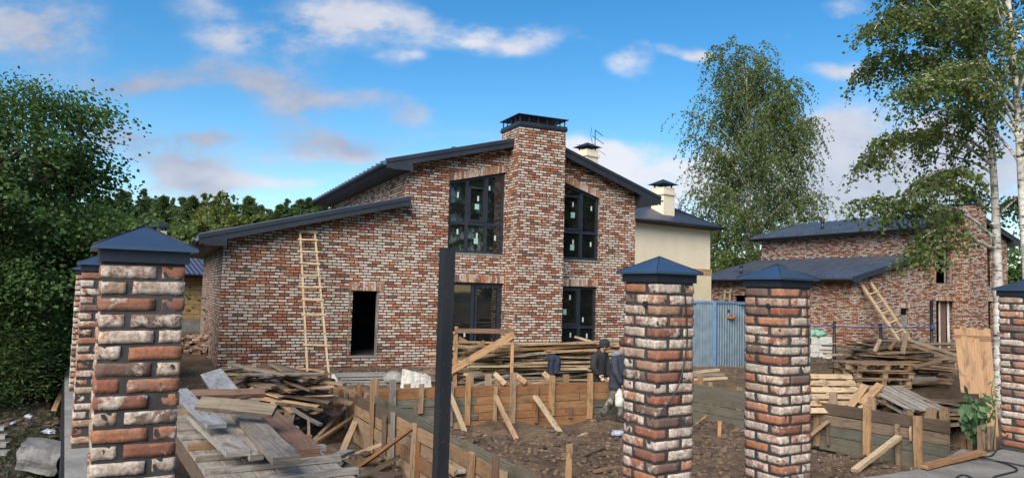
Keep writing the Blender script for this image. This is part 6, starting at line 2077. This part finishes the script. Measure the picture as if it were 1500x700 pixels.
for (px, py_, hw, hh, th, wh) in CLOUDS:
    d = ray(px, py_); u0 = d.x / d.y; v0 = d.z / d.y
    a_ = hw / FPX * 1.05; b_ = hh / FPX * 1.1
    ex = wm('DIVIDE', wm('SUBTRACT', cuw, u0), a_); ey = wm('DIVIDE', wm('SUBTRACT', cvw, v0), b_)
    e2 = wm('ADD', wm('MULTIPLY', ex, ex), wm('MULTIPLY', ey, ey))
    g = wm('MULTIPLY', wm('EXPONENT', wm('MULTIPLY', e2, -.9)), th)
    dens = g if dens is None else wm('ADD', dens, g)
    gw = wm('MULTIPLY', g, wh)
    whit = gw if whit is None else wm('ADD', whit, gw)
whiteness = wm('DIVIDE', whit, wm('MAXIMUM', dens, .02))
fwd = wm('MINIMUM', wm('MAXIMUM', wm('MULTIPLY', sp.outputs[1], 8), 0), 1)
# clouds everywhere else come from plain noise round the whole sky
n3 = wnoise(tc, 3.0, 6, .6, 3.0)
gen = wm('MULTIPLY', wm('SUBTRACT', 1, fwd), wm('MAXIMUM', wm('MULTIPLY', wm('SUBTRACT', n3, .5), 5), 0))
shape = wm('ADD', wm('MULTIPLY', n_big, 1.35), wm('MULTIPLY', n_fine, .62))
dd = wm('MULTIPLY', wm('MULTIPLY', dens, fwd), wm('MAXIMUM', wm('ADD', wm('MULTIPLY', wm('SUBTRACT', shape, .975), 2.8), .88), 0))
dd = wm('ADD', dd, gen)
cr = N.new('ShaderNodeValToRGB'); cr.color_ramp.elements[0].position = .17; cr.color_ramp.elements[0].color = (0, 0, 0, 1)
cr.color_ramp.elements[1].position = 1.0; cr.color_ramp.elements[1].color = (.93, .93, .93, 1); cr.color_ramp.interpolation = 'EASE'
Lk.new(dd, cr.inputs[0])
cc = N.new('ShaderNodeValToRGB')
cc.color_ramp.elements[0].position = .1; cc.color_ramp.elements[0].color = (.36, .41, .55, 1)
cc.color_ramp.elements[1].position = .95; cc.color_ramp.elements[1].color = (.88, .89, .95, 1)
Lk.new(wm('ADD', whiteness, wm('MULTIPLY', wm('SUBTRACT', n_fine, .5), .7)), cc.inputs[0])
hs = N.new('ShaderNodeHueSaturation'); hs.inputs['Saturation'].default_value = 1.42; hs.inputs['Value'].default_value = 1.0; hs.inputs['Hue'].default_value = .497
Lk.new(sky.outputs[0], hs.inputs['Color'])
sc_ = N.new('ShaderNodeMix'); sc_.data_type = 'RGBA'; sc_.blend_type = 'MULTIPLY'; sc_.inputs[0].default_value = 1
CLB = 6.0
sc_.inputs[7].default_value = (CLB, CLB, CLB, 1); Lk.new(cc.outputs[0], sc_.inputs[6])
mx = N.new('ShaderNodeMix'); mx.data_type = 'RGBA'
Lk.new(cr.outputs[0], mx.inputs[0]); Lk.new(hs.outputs[0], mx.inputs[6]); Lk.new(sc_.outputs[2], mx.inputs[7])
Lk.new(mx.outputs[2], bg.inputs['Color']); bg.inputs['Strength'].default_value = .088

sd_ = bpy.data.lights.new('sun', 'SUN'); so = bpy.data.objects.new('sun', sd_); COL.objects.link(so)
sd_.energy = 4.0; sd_.angle = R(50); sd_.color = (1.0, .91, .79)
sv = V((math.sin(SUN_AZ) * math.cos(SUN_EL), math.cos(SUN_AZ) * math.cos(SUN_EL), math.sin(SUN_EL)))
so.rotation_euler = sv.to_track_quat('Z', 'Y').to_euler()
so.location = (0, -20, 30)
S.view_settings.view_transform = 'Standard'; S.view_settings.look = 'None'; S.view_settings.exposure = 0.9; S.view_settings.gamma = 1
S.cycles.max_bounces = 6; S.cycles.diffuse_bounces = 3; S.cycles.transparent_max_bounces = 4
S.cycles.use_denoising = True
S.render.film_transparent = False
